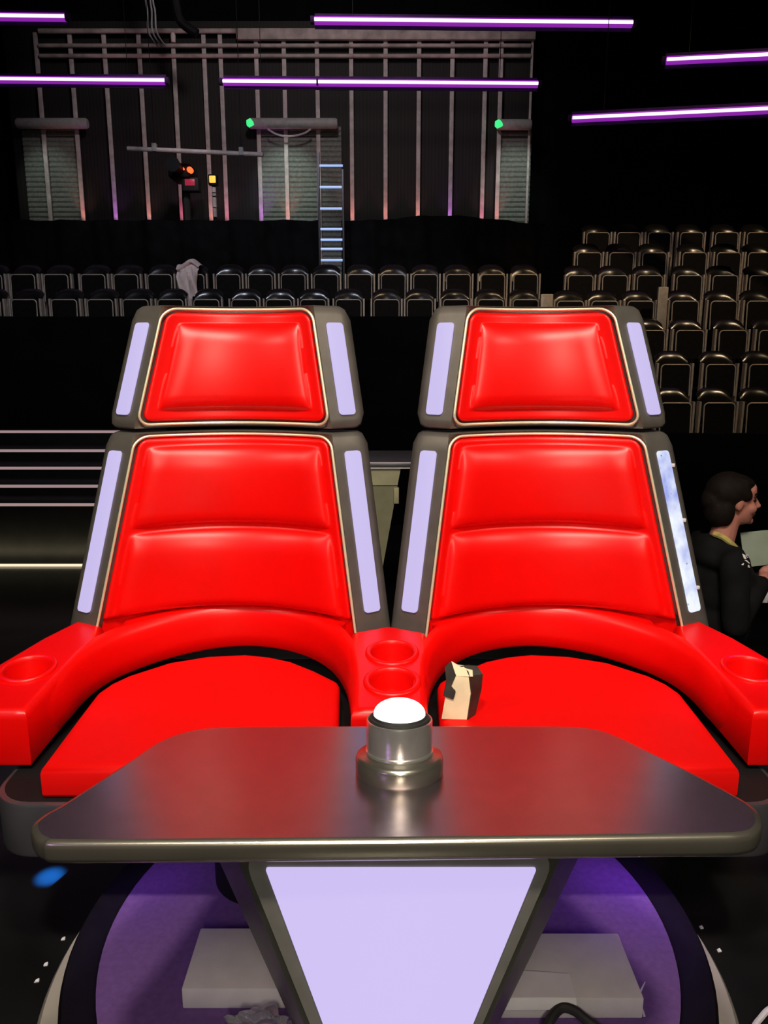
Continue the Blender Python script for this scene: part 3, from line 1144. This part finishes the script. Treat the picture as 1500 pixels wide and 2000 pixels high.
DC = 12.9
zl3 = ROWZ['l3'][1]
ztop_d = P(300, 430, d=DC).z
drape(-9.0, P(625, 470, d=DC).x, DC, zl3-.8, lambda x: ztop_d, 'black_curtain', 'black drape below the back wall, left of the ladder')
xa2, xb2 = P(667, 470, d=DC).x, P(1062, 470, d=DC).x
drape(xa2, xb2, DC, zl3-.8, lambda x: ztop_d - .0 + (.07*math.sin(1.6*(x-xa2-.6)) if x > xa2+.6 else 0), 'black_curtain', 'black drape below the back wall, right of the ladder')

# ladder in the gap
la = thing('ladder', (P(647, 500, d=12.6).x, 12.6, zl3), 'narrow wall ladder with blue lit rungs in gap between drapes', 'ladder')
LD = 12.62
x0, x1 = P(626, 440, d=LD).x, P(668, 440, d=LD).x
zbot = zl3
ztp = P(640, 296, d=LD).z
for x in (x0-.02, x1+.02):
    MB().box((x-.018, LD, zbot), (x+.018, LD+.05, ztp if x < 0 and x < x1-.1 else ztp-.25), .005).build('rail', LADDERM, la)
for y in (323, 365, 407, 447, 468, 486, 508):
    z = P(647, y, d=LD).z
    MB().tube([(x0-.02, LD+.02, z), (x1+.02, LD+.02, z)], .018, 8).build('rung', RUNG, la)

# vertical pale strips down the cladding: photo x at y=100 and at y=425
VS = [(70, 98), (138, 161), (204, 225), (271, 291), (338, 355), (398, 412), (430, 443), (500, 510), (554, 562), (620, 623), (686, 688), (752, 754), (819, 816), (884, 879), (949, 941), (979, 971), (1037, 1031)]
WS = WD-.10
for i, (xa, xb) in enumerate(VS):
    a, b = P(xa, 66, d=WS), P(xb, 432, d=WS)
    hw = .036 if i != 16 else .02
    x = (a.x+b.x)/2
    tag(MB().box((x-hw, WS-.015, 2.43), (x+hw, WS+.02, a.z + .02), .006).build('vertical_batten', STRIPM), 'pale vertical strip on the dark back wall, %s from left' % ORD[i], 'strip', 'pale vertical strips on the back wall')
# horizontal pipes at the top
xl, xr = P(78, 90, d=WS).x, P(1036, 90, d=WS).x
hp = [(64, 460, 1042, 80, .075, 'thick pale horizontal beam above the back wall strips, right half'),
      (62, 82, 462, 66, .03, 'thin pale horizontal pipe above the back wall, topmost at left')]
a = P(750, 71, d=WS)
tag(MB().box((P(464, 71, d=WS).x, WS-.12, a.z-.085), (P(1044, 71, d=WS).x, WS-.012, a.z+.085), .01).build('overhead_beam', PIPE), hp[0][5], 'beam')
a = P(270, 63, d=WS)
top_pipe = tag(MB().tube([(P(78, 63, d=WS).x, WS-.05, a.z), (P(462, 63, d=WS).x, WS-.05, a.z)], .04, 10).build('overhead_pipe', PIPE), hp[1][5], 'pipe')
for y, lab in ((91, 'upper long thin pale horizontal pipe across the back wall'), (111, 'lower long thin pale horizontal pipe across the back wall')):
    a = P(500, y, d=WS)
    tag(MB().tube([(xl, WS-.045, a.z), (xr, WS-.045, a.z)], .032, 10).build('overhead_pipe', PIPE), lab, 'pipe')
# hanging cables at the top
for xs, lab in (((283, 290), 'thin grey hanging cable at top left, left of a close trio'), ((292, 298), 'thin grey hanging cable at top left, middle of a close trio'), ((297, 306), 'thin grey hanging cable at top left, right of a close trio')):
    a, b = P(xs[0], -20, d=13.4), P(xs[1], 62, d=13.4)
    m = (a+b)/2 + Vector((.01, 0, 0))
    tag(MB().tube(catmull([Vector((a.x, 13.4, 8.6)), a, m, b, b + Vector((.05, .3, -.1))], 5), .014, 6).build('hanging_cable', HOUSING), lab, 'cable', 'hanging cables at top left')
pts = [P(x, y, d=13.2) for x, y in [(338, -30), (345, 15), (352, 40), (368, 55), (385, 66)]]
tag(MB().tube(catmull(pts, 5), .07, 10).build('ventilation_hose', BLACK), 'thick dark hose hanging at top left above the pipes', 'hose')
a = P(338, 70, d=WS-.05)
MB().tube([a + Vector((0, 0, .06)), a + Vector((0, 0, 0)), a + Vector((0, 0, -.1))], .045, 10, taper=[.5, 1, .8]).build('bulb', CLOTH, top_pipe)


# roller shutters with housings
def shutter(x0, x1, ys0, ys1, hx0, hx1, hy, lab, green, cable):
    a, b = P(x0, ys0, d=WD-.05), P(x1, ys1, d=WD-.05)
    c = (a.x+b.x)/2
    root = thing('roller_shutter', (c, WD-.04, 2.42), lab, 'shutter', 'roller shutters on the back wall')
    # slatted curtain
    v, f = [], []
    ztop_, zbot_ = P(c/WD*1500+750, 248, d=WD).z, 2.45
    ns = 34
    for k in range(ns*3+1):
        z = zbot_+(ztop_-zbot_)*k/(ns*3)
        y = WD-.03 - (.018 if k % 3 == 1 else (.016 if k % 3 == 2 else 0))
        v += [(a.x, y, z), (b.x, y, z)]
    n = len(v)
    for k in range(ns*3):
        f.append((2*k, 2*k+1, 2*k+3, 2*k+2))
    v += [(a.x, WD-.004, zbot_), (b.x, WD-.004, zbot_), (b.x, WD-.004, ztop_), (a.x, WD-.004, ztop_)]
    f.append((n, n+3, n+2, n+1))
    f.append((0, n, n+1, 1))
    f.append((n-2, n-1, n+2, n+3))
    mobj('slats', v, f, SHUTTER, root, angle=15)
    h0, h1 = P(hx0, hy, d=WD-.25), P(hx1, hy, d=WD-.25)
    ho = MB().tube([(h0.x, WD-.24, h0.z), (h0.x+.03, WD-.24, h0.z), (h1.x-.03, WD-.24, h0.z), (h1.x, WD-.24, h0.z)], .088, 14, taper=[.8, 1, 1, .8]).build('housing', HOUSING, root, angle=40)
    if green:
        MB().tube([(h0.x-.03, WD-.28, h0.z), (h0.x+.02, WD-.28, h0.z), (h0.x+.12, WD-.28, h0.z-.02)], .075, 12, taper=[.6, 1, .5]).build('indicator_lamp', GREENLED, ho)
    if cable:
        pts = [P(x, y, d=WD-.3) for x, y in [(523, 252), (535, 260), (550, 265), (565, 266), (582, 264), (597, 259), (607, 252)]]
        MB().tube(catmull(pts, 5), .017, 8).build('loop_cable', WHITECABLE, root)
    return c


shutter(45, 160, 290, 425, 32, 171, 241, 'dim grey roller shutter with round housing at far left of back wall', False, False)
shutter(507, 668, 280, 425, 486, 659, 241, 'greenish lit roller shutter with a curved white cable under its housing', True, True)
shutter(973, 1033, 285, 415, 970, 1038, 243, 'narrow lit roller shutter with green lamp at right end of wall', True, False)

# television camera and signal post on the gallery
q = P(362, 350, d=13.6)
tv = thing('television_camera', (q.x, 13.6, 2.42), 'dark television camera with red tally lamps on a pedestal', 'camera')
bz_ = q.z
body = MB().box((q.x-.22, 13.35, bz_-.02), (q.x+.14, 13.95, bz_+.2), .03).build('body', BLACK, tv)
MB().tube([(q.x-.04, 13.4, bz_+.1), (q.x-.04, 13.1, bz_+.1), (q.x-.04, 12.98, bz_+.1)], .10, 14, taper=[.8, 1, 1.15]).build('lens', BLACK, tv)
vf = MB().box((q.x-.02, 13.4, bz_-.22), (q.x+.26, 13.6, bz_-.01), .02).build('viewfinder', RUBBER, tv)
MB().box((q.x+.04, 13.385, bz_-.14), (q.x+.20, 13.40, bz_-.04), .005).build('red_glow', mat('dim_red_glow', (.2, .01, .02), .3, emit=(.55, .03, .08), estr=.5), vf)  # red reflection of the tally lamps, put in as a glowing plate
for (x, y, r, mm) in ((338, 329, .022, REDLED), (357, 329, .018, REDLED), (370, 331, .045, REDLED)):
    p = P(x, y, d=13.3)
    MB().tube([(p.x, 13.3, p.z), (p.x, 13.4, p.z)], r, 10).build('tally_lamp', mm, body)
MB().tube([(q.x, 13.6, 2.42), (q.x, 13.6, bz_)], .07, 10).build('column', RUBBER, tv)
for k in range(3):
    a_ = 2*PI*k/3+.5
    MB().tube([(q.x, 13.6, 3.0), (q.x+.38*math.cos(a_), 13.6+.28*math.sin(a_), 2.44)], .03, 8).build('leg', RUBBER, tv)
q = P(413, 349, d=13.3)
sg = thing('signal_post', (q.x, 13.45, 2.42), 'striped red and white post with orange lamp beside the television camera', 'signal lamp')
MB().box((q.x-.075, 13.38, q.z-.08), (q.x+.075, 13.5, q.z+.09), .02).build('lamp_box', BLACK, sg)
MB().box((q.x-.05, 13.355, q.z-.045), (q.x+.05, 13.39, q.z+.06), .01).build('lamp', ORLED, sg)
zpb = 2.42
for k, (y0, y1) in enumerate([(366, 376), (378, 383), (386, 405), (407, 424)]):
    a, b = P(411, y0, d=13.45), P(411, y1, d=13.45)
    MB().tube([(q.x, 13.45, a.z), (q.x, 13.45, b.z)], .035, 10).build('band', STRIPM if k % 2 == 0 else PIPE, sg)
MB().tube([(q.x, 13.47, zpb), (q.x, 13.47, q.z)], .024, 10).build('pole', BLACK, sg)
# suspended pipe
a, b = P(249, 290, d=13.1), P(514, 302, d=13.1)
sp_ = thing('suspended_pipe', ((a.x+b.x)/2, 13.1, (a.z+b.z)/2), 'slightly tilted thin pale pipe hanging above the television camera', 'pipe')
MB().tube([a, b], .035, 10).build('pipe', STRIPM, sp_)
for t in (.2, .84):
    c = a + (b-a)*t
    MB().box((c.x-.035, 13.05, c.z-.03), (c.x+.035, 13.15, c.z+.09), .008).build('clamp', HOUSING, sp_)
    MB().tube([c + Vector((0, 0, .07)), Vector((c.x, 13.1, 8.6))], .006, 6).build('wire', BLACK, sp_)


# ------------------------------------------------------------------ glowing tubes
def tube_light(p, q, label, joint=None, r=.024):
    p, q = Vector(p), Vector(q)
    root = thing('tube_light', (p+q)/2, label, 'tube light', 'purple tube lights above the seats')
    dr = (q-p).normalized()
    up = Vector((0, 0, 1))
    bk = Vector((0, 1, 0))
    off = bk*.05
    # board added behind to catch a purple halo, fringe put in as glow, white core in front
    pr = [(.095, .065), (.095, .08), (-.085, .08), (-.085, .065)]
    MB().loft([[p + up*a + bk*b for a, b in pr], [q + up*a + bk*b for a, b in pr]]).build('halo_board', DARKVIOLET, root, smooth=False)
    dif = MB().tube([p+off*.7, q+off*.7], r*2.1, 12).build('purple_fringe', TUBEOUT, root, angle=50)
    MB().tube([p, q], r, 10).build('core', TUBE, dif, angle=50)
    for e in (p, q):
        s = -1 if e is p else 1
        MB().tube([e+off*.5, e+off*.5+dr*s*.05], r*2.2, 10).build('end_cap', DARKVIOLET, root, angle=50)
    for t in (.12, .88):
        c = p + (q-p)*t + bk*.065 + up*.09
        MB().tube([c, Vector((c.x, c.y, 8.6))], .005, 6).build('wire', BLACK, root)
    if joint:
        for t in joint:
            c = p + (q-p)*t
            MB().tube([c-dr*.012, c+dr*.012], r*2.15, 10).build('joint', DARKVIOLET, root, angle=50)


tube_light(P(-260, 27, d=11), P(127, 32, d=11), 'purple tube light in the upper left corner, the higher of the two left')
tube_light(P(614, 38, d=11), P(1236, 44, d=11), 'long purple tube light at top, highest and right of centre')
tube_light(P(-300, 151, d=12), P(322, 157, d=12), 'purple tube light at left, below the corner one, crossing the strips')
tube_light(P(435, 158.5, d=12), P(1051, 163, d=12), 'long purple tube light in middle crossing the wall strips', joint=[.3])
tube_light(P(1303, 116.5, d=10.6), P(1720, 96, d=9.6), 'slanted purple tube light at right, the upper one')
tube_light(P(1119, 230.5, d=11), P(1720, 202, d=9.4), 'slanted purple tube light at right, the lower one, above empty seats')

# ------------------------------------------------------------------ person at right
HX, HY = 1.57, 3.37


PS = 1.028


def W(x, y, z):
    return Vector((HX+x, HY+y, ZF+z*PS))


def union(name, shapes, vox, m, parent=None, smooth=4):
    """shapes: ('c', p0, p1, r0, r1) tapered capsules, ('e', centre, radii) ellipsoids -> one continuous surface"""
    bm = bmesh.new()
    for s in shapes:
        if s[0] == 'e':
            g = bmesh.ops.create_uvsphere(bm, u_segments=24, v_segments=16, radius=1)
            for vv in g['verts']:
                vv.co = Vector((vv.co.x*s[2][0], vv.co.y*s[2][1], vv.co.z*s[2][2]))
                if len(s) > 3:
                    vv.co = Matrix.Rotation(s[3], 3, 'Y') @ vv.co
                vv.co += s[1]
        else:
            p0, p1, r0, r1 = s[1:5]
            L = (p1-p0).length
            n = max(4, int(L/.025))
            axis = (p1-p0).normalized()
            a = Vector((0, 0, 1)) if abs(axis.z) < .9 else Vector((1, 0, 0))
            u = axis.cross(a).normalized()
            w = axis.cross(u)
            sq = s[5] if len(s) > 5 else 1
            rings = []
            prof = []
            for k in range(5):
                t = k/5*PI/2
                prof.append((-r0*math.cos(t), r0*math.sin(t)))
            for k in range(n+1):
                prof.append((L*k/n, r0+(r1-r0)*k/n))
            for k in range(1, 6):
                t = k/5*PI/2
                prof.append((L+r1*math.sin(t), r1*math.cos(t)))
            for h, r in prof:
                r = max(r, .0005)
                rings.append([bm.verts.new(p0+axis*h+(u*math.cos(2*PI*j/14)+w*math.sin(2*PI*j/14))*r) for j in range(14)])
            for k in range(len(rings)-1):
                for j in range(14):
                    bm.faces.new((rings[k][j], rings[k][(j+1) % 14], rings[k+1][(j+1) % 14], rings[k+1][j]))
            bm.faces.new(rings[0][::-1])
            bm.faces.new(rings[-1])
    bmesh.ops.recalc_face_normals(bm, faces=bm.faces)
    me = bpy.data.meshes.new(name)
    bm.to_mesh(me)
    bm.free()
    tmp = bpy.data.objects.new(name+'_tmp', me)
    COL.objects.link(tmp)
    md = tmp.modifiers.new('r', 'REMESH')
    md.mode = 'VOXEL'
    md.voxel_size = vox
    if smooth:
        sm = tmp.modifiers.new('s', 'SMOOTH')
        sm.factor = .5
        sm.iterations = smooth
    dg = bpy.context.evaluated_depsgraph_get()
    me2 = bpy.data.meshes.new_from_object(tmp.evaluated_get(dg))
    bpy.data.objects.remove(tmp)
    v = [x.co.copy() for x in me2.vertices]
    f = [list(p.vertices) for p in me2.polygons]
    bpy.data.meshes.remove(me2)
    return mobj(name, v, f, m, parent, angle=180)


pe = thing('person', W(0, 0, 0), 'person in black jacket with dark hair, profile facing right, holding a sheet', 'person')
hand_n = W(.17, -.02, 1.20)
hand_f = W(.26, .10, 1.16)


def hand(c, s):
    """fingers curled round the sheet edge; s = side of the thumb"""
    out = [('e', c, (.042, .022, .038))]
    for k in range(4):
        b_ = c + Vector((.03, -.012*s, .026-.017*k))
        m_ = b_ + Vector((.030-.003*abs(k-1), -.008*s, -.002))
        t_ = m_ + Vector((.010, .020*s, -.006))
        out += [('c', b_, m_, .0095, .009), ('c', m_, t_, .009, .0075)]
    b_ = c + Vector((.005, .016*s, .02))
    out += [('c', b_, b_ + Vector((.026, .012*s, .022)), .011, .0095), ('c', b_ + Vector((.026, .012*s, .022)), b_ + Vector((.05, .008*s, .024)), .0095, .008)]
    return out


hc = W(0, 0, 1.525)
bodyshapes = [
    # head: skull, face, jaw, brow, nose, lips, chin, ear
    ('e', hc + Vector((-.015, 0, .02)), (.092, .074, .088)), ('e', hc + Vector((.03, 0, -.03)), (.058, .058, .082)), ('e', hc + Vector((.035, 0, -.075)), (.045, .044, .036)),
    ('e', hc + Vector((.068, 0, .03)), (.022, .045, .014)), ('e', hc + Vector((.058, 0, .05)), (.028, .05, .04)),
    ('c', hc + Vector((.083, 0, .016)), hc + Vector((.106, 0, -.026)), .008, .0125), ('e', hc + Vector((.094, .0, -.03)), (.013, .017, .009)),
    ('e', hc + Vector((.083, 0, -.054)), (.012, .022, .0065)), ('e', hc + Vector((.081, 0, -.066)), (.012, .02, .0065)), ('e', hc + Vector((.072, 0, -.094)), (.018, .02, .016)),
    ('e', hc + Vector((.055, -.042, -.03)), (.026, .02, .024)), ('e', hc + Vector((.055, .042, -.03)), (.026, .02, .024)),
    ('e', hc + Vector((-.012, -.073, -.005)), (.018, .009, .031)), ('e', hc + Vector((-.012, .073, -.005)), (.018, .009, .031)),
    # neck, torso
    ('c', hc + Vector((-.02, 0, -.06)), W(-.05, 0, 1.33), .052, .058), ('e', W(-.06, 0, 1.28), (.09, .15, .07)), ('e', W(-.05, 0, 1.15), (.105, .15, .16)), ('e', W(-.05, 0, .98), (.10, .13, .14)), ('e', W(-.06, 0, .86), (.11, .165, .12)),
    # legs
    ('c', W(-.05, -.09, .84), W(-.04, -.10, .46), .085, .055), ('c', W(-.04, -.10, .46), W(-.06, -.10, .09), .054, .036), ('c', W(-.06, -.10, .05), W(.09, -.11, .035), .035, .03),
    ('c', W(-.05, .09, .84), W(-.03, .10, .46), .085, .055), ('c', W(-.03, .10, .46), W(-.05, .10, .09), .054, .036), ('c', W(-.05, .10, .05), W(.10, .11, .035), .035, .03),
    # arms
    ('c', W(-.06, -.185, 1.29), W(-.05, -.215, 1.03), .048, .038), ('c', W(-.05, -.215, 1.03), W(.14, -.05, 1.19), .037, .025),
    ('c', W(-.06, .185, 1.29), W(-.03, .215, 1.03), .048, .038), ('c', W(-.03, .215, 1.03), W(.225, .12, 1.15), .037, .025),
] + hand(hand_n, 1) + hand(hand_f, -1)
body = union('body', bodyshapes, .0065, SKIN, pe, 3)
for s in (-1, 1):
    MB().lathe([(.0005, -.0125), (.006, -.0115), (.011, -.006), (.0125, 0), (.011, .006), (.006, .0115), (.0005, .0125)], hc + Vector((.068, s*.03, .006)), 14).build('eye', EYEW, body)
    MB().tube([hc + Vector((.083, s*.018, .034)), hc + Vector((.08, s*.034, .039)), hc + Vector((.066, s*.05, .034))], .005, 6).build('eyebrow', HAIR, body)
union('hair', [('e', hc + Vector((-.036, 0, .04)), (.098, .088, .09)), ('e', hc + Vector((.012, 0, .088)), (.066, .07, .03), .25), ('e', hc + Vector((.0, -.066, .05)), (.055, .02, .032), .75), ('e', hc + Vector((.0, .066, .05)), (.055, .02, .032), .75), ('e', hc + Vector((-.10, .0, .0)), (.05, .06, .06)), ('e', hc + Vector((-.075, 0, -.04)), (.062, .078, .085)), ('e', hc + Vector((-.06, -.05, -.04)), (.04, .035, .07)), ('e', hc + Vector((-.06, .05, -.04)), (.04, .035, .07))], .007, HAIR, pe, 2)
jk = union('jacket', [('e', W(-.065, 0, 1.285), (.115, .185, .075)), ('e', W(-.04, 0, 1.15), (.155, .175, .17)), ('e', W(-.04, 0, .98), (.15, .17, .18)), ('e', W(-.06, 0, .84), (.135, .19, .12)), ('e', W(-.085, 0, 1.33), (.075, .10, .045)),
                      ('c', W(-.06, -.185, 1.285), W(-.05, -.22, 1.03), .066, .056), ('c', W(-.05, -.22, 1.03), W(.115, -.075, 1.165), .054, .042),
                      ('c', W(-.06, .185, 1.285), W(-.03, .22, 1.03), .066, .056), ('c', W(-.03, .22, 1.03), W(.195, .135, 1.135), .054, .042)], .012, JACKET, pe, 4)
union('trousers', [('e', W(-.06, 0, .84), (.125, .175, .10)), ('c', W(-.05, -.09, .82), W(-.04, -.10, .46), .1, .072), ('c', W(-.04, -.10, .46), W(-.06, -.10, .09), .072, .06), ('c', W(-.05, .09, .82), W(-.03, .10, .46), .1, .072), ('c', W(-.03, .10, .46), W(-.05, .10, .09), .072, .06)], .014, JACKET, pe, 3)
for s, dx in ((-1, 0), (1, .01)):
    union('shoe', [('c', W(-.08+dx, s*.10, .045), W(.10+dx, s*.112, .04), .048, .04), ('e', W(-.07+dx, s*.10, .07), (.05, .045, .045))], .01, BLACK, pe, 2)
# yellow collar line from nape to chest
MB().tube(catmull([W(-.10, -.04, 1.385), W(-.065, -.072, 1.372), W(-.02, -.08, 1.335), W(.03, -.074, 1.275), W(.065, -.055, 1.225), W(.085, -.03, 1.18)], 5), .013, 8, taper=None).build('collar', YELLOW, pe)
# white emblem on the jacket: a split flower of five small patches
bv = BVHTree.FromPolygons([wloc(jk) + x.co for x in jk.data.vertices], [list(p.vertices) for p in jk.data.polygons])
mb = MB()
for poly in [[(1449.5, 1081), (1455, 1084), (1458, 1092), (1453, 1091)], [(1456, 1083), (1461.5, 1083), (1460.5, 1090), (1457, 1087)], [(1453, 1093), (1459, 1094), (1465.5, 1101), (1462, 1100)], [(1448, 1103), (1452, 1099.5), (1453.5, 1101), (1451.5, 1104)], [(1460.5, 1104), (1463, 1103), (1465, 1109), (1461, 1108)]]:
    fr, bk = [], []
    for x, y in poly:
        r = (P(x, y, d=3.1) - Vector((0, 0, CAMZ))).normalized()
        hit = bv.ray_cast(Vector((0, 0, CAMZ)), r)[0]
        if hit is None:
            hit = P(x, y, d=3.2)
        fr.append(hit - r*.005)
        bk.append(hit + r*.003)
    mb.loft([bk, fr])
mb.build('emblem', EMBLEM, pe, smooth=False)
# badge and the sheet she holds
MB().box((HX+.135, HY-.04, ZF+1.10), (HX+.175, HY-.034, ZF+1.19), .002).build('badge', PAPER, pe)
sh = []
for k in range(9):
    t = k/8
    sh.append([W(.075+.26*0+.0, 0, 0)]*0)
v, f = [], []
for k in range(2):
    for j in range(5):
        for i in range(5):
            u, t = i/4, j/4
            v.append(W(.055+.075*(1-t)*.0+.045*(1-t)+.22*u, .055+.03*math.sin(u*2)+.003*k - .02*t, 1.205+.165*t+.01*u))
for j in range(4):
    for i in range(4):
        q = (j*5+i, j*5+i+1, (j+1)*5+i+1, (j+1)*5+i)
        f += [q, tuple(25+z for z in q[::-1])]
for i in range(4):
    f += [(i, 25+i, 26+i, i+1), (20+i, 21+i, 46+i, 45+i), (5*i, 5*i+5, 30+5*i, 25+5*i), (5*i+4, 29+5*i, 34+5*i, 5*i+9)]
tag(mobj('paper_folder', v, f, SHEET, angle=60), 'pale green sheet held up by the person at right', 'paper')


# ------------------------------------------------------------------ light
def aim(o, t):
    o.rotation_euler = (Vector(t) - o.location).to_track_quat('-Z', 'Y').to_euler()


def spot(name, loc, tgt, e, col, ang, size=.1, blend=.4):
    l = bpy.data.lights.new(name, 'SPOT')
    l.energy = e
    l.color = col
    l.spot_size = math.radians(ang)
    l.spot_blend = blend
    l.shadow_soft_size = size
    o = bpy.data.objects.new(name, l)
    COL.objects.link(o)
    o.location = loc
    aim(o, tgt)
    return o


def area(name, loc, tgt, e, col, sx, sy, spread=180):
    l = bpy.data.lights.new(name, 'AREA')
    l.shape = 'RECTANGLE'
    l.size, l.size_y = sx, sy
    l.energy = e
    l.color = col
    l.spread = math.radians(spread)
    o = bpy.data.objects.new(name, l)
    COL.objects.link(o)
    o.location = loc
    aim(o, tgt)
    return o


def point(name, loc, e, col, size=.05):
    l = bpy.data.lights.new(name, 'POINT')
    l.energy = e
    l.color = col
    l.shadow_soft_size = size
    o = bpy.data.objects.new(name, l)
    COL.objects.link(o)
    o.location = loc
    return o


spot('key_left', (-.55, -.9, 5.2), (-.5, 2.5, .95), 560, (1, .9, .74), 46, .2)
spot('key_right', (.7, -.9, 5.2), (.55, 2.5, .95), 560, (1, .9, .74), 46, .2)
spot('wash', (0, -1.4, 3.6), (0, 2.2, .7), 60, (1, .9, .78), 50, .4)
spot('purple_left', (-3.2, 2.6, 3.4), (-1.1, 2.24, .56), 60, (.8, .05, 1), 9, .1, 1)
spot('purple_right', (3.2, 2.6, 3.4), (1.14, 2.24, .56), 150, (.85, .05, 1), 8, .05, 1)
for sx_ in (-1, 1):
    area('carpet_tint_light', (X0+sx_*.72, 1.93, .185), (X0+sx_*.68, 1.86, 0), 0.5 if sx_ > 0 else .2, (.42, .14, 1), .3, .1, 150)  # unseen lamps added below the seat to tint the carpet purple
spot('lavender_front', (-2.6, -1.6, 2.4), (0, 1.65, 0), 30, (.6, .36, 1), 34, .2)  # fill lamp added to tint the white blocks lavender
spot('floor_blue', (-1.3, 2.6, 3.2), P(98, 1712, z=ZS), 26000, (.015, .24, 1), 1.9, .01, 1)  # spot added to stand in for a blue reflection on the floor
# audience
spot('seats_warm', (6.2, 6.0, 8.0), (5.2, 10.4, 2.2), 540, (1, .72, .42), 60, .12)
spot('seats_warm_centre', (1.6, 6.4, 8.2), (1.4, 10.8, 2.3), 200, (1, .7, .4), 34, .12)
spot('seats_blue', (-2.4, 6.4, 8.2), (-2.6, 10.8, 2.2), 400, (.78, .82, 1), 62, .12)
spot('seats_fill', (0, 3.6, 5.6), (0, 11, 2.3), 160, (1, .82, .76), 75, .3)
# back wall
spot('wall_fill', (-1, 8.5, 7.6), (-1.5, 14.6, 5.6), 300, (1, .85, .86), 80, .4)
for x, y, e, c in ((100, 352, 26, (.88, 1, .86)), (562, 350, 60, (.75, 1, .85)), (1003, 352, 50, (.85, 1, .88))):
    t = P(x, y+18, d=WD)
    spot('shutter_lamp', (t.x, 12.9, t.z+1.25), t, e, c, 42, .05, .8)
PINK, PUR, SAL = (1, .25, .4), (.7, .2, 1), (1, .35, .3)
foot = [None, SAL, PUR, SAL, PINK, SAL, PINK, PUR, SAL, None, SAL, SAL, SAL, PUR, PINK, SAL]
for (xa, xb), c in zip(VS, foot):
    if c:
        b = P(xb, 436, d=WS-.2)
        spot('strip_tint_light', (b.x, WS-.17, b.z-.12), (b.x, WS-.03, b.z+.6), 10, c, 60, .02, 1)  # unseen uplight added to colour the strip's lower end
area('front_soft', (.12, -2.6, 2.9), (0, 2.2, .8), 28, (1, .92, .72), .3, .9, 120)
spot('side_left', (-2.7, .4, 3.2), (-.5, 2.5, 1.15), 110, (1, .88, .72), 34, .15)
spot('side_right', (2.8, .4, 3.2), (.55, 2.5, 1.15), 110, (1, .88, .72), 34, .15)
area('stair_glow', (-4, dz0-.10, ZF+.1), (-4, dz0+.2, ZF+.6), 9, (1, .85, .5), 6, .05)
spot('person_light', (3.6, 2.2, 2.2), (HX+.1, HY, ZF+1.45), 10, (1, .42, .36), 20, .1)
spot('olive_light', (.2, 2.9, 3.4), (0, 5.2, .3), 40, (1, .95, .7), 26, .1)

wd = bpy.data.worlds.new('world')
SC.world = wd
wd.use_nodes = True
wd.node_tree.nodes['Background'].inputs['Color'].default_value = (.5, .45, .6, 1)
wd.node_tree.nodes['Background'].inputs['Strength'].default_value = .004

SC.view_settings.view_transform = 'Standard'
SC.view_settings.look = 'None'
SC.view_settings.exposure = 0
SC.view_settings.gamma = 1
SC.view_settings.use_curve_mapping = False
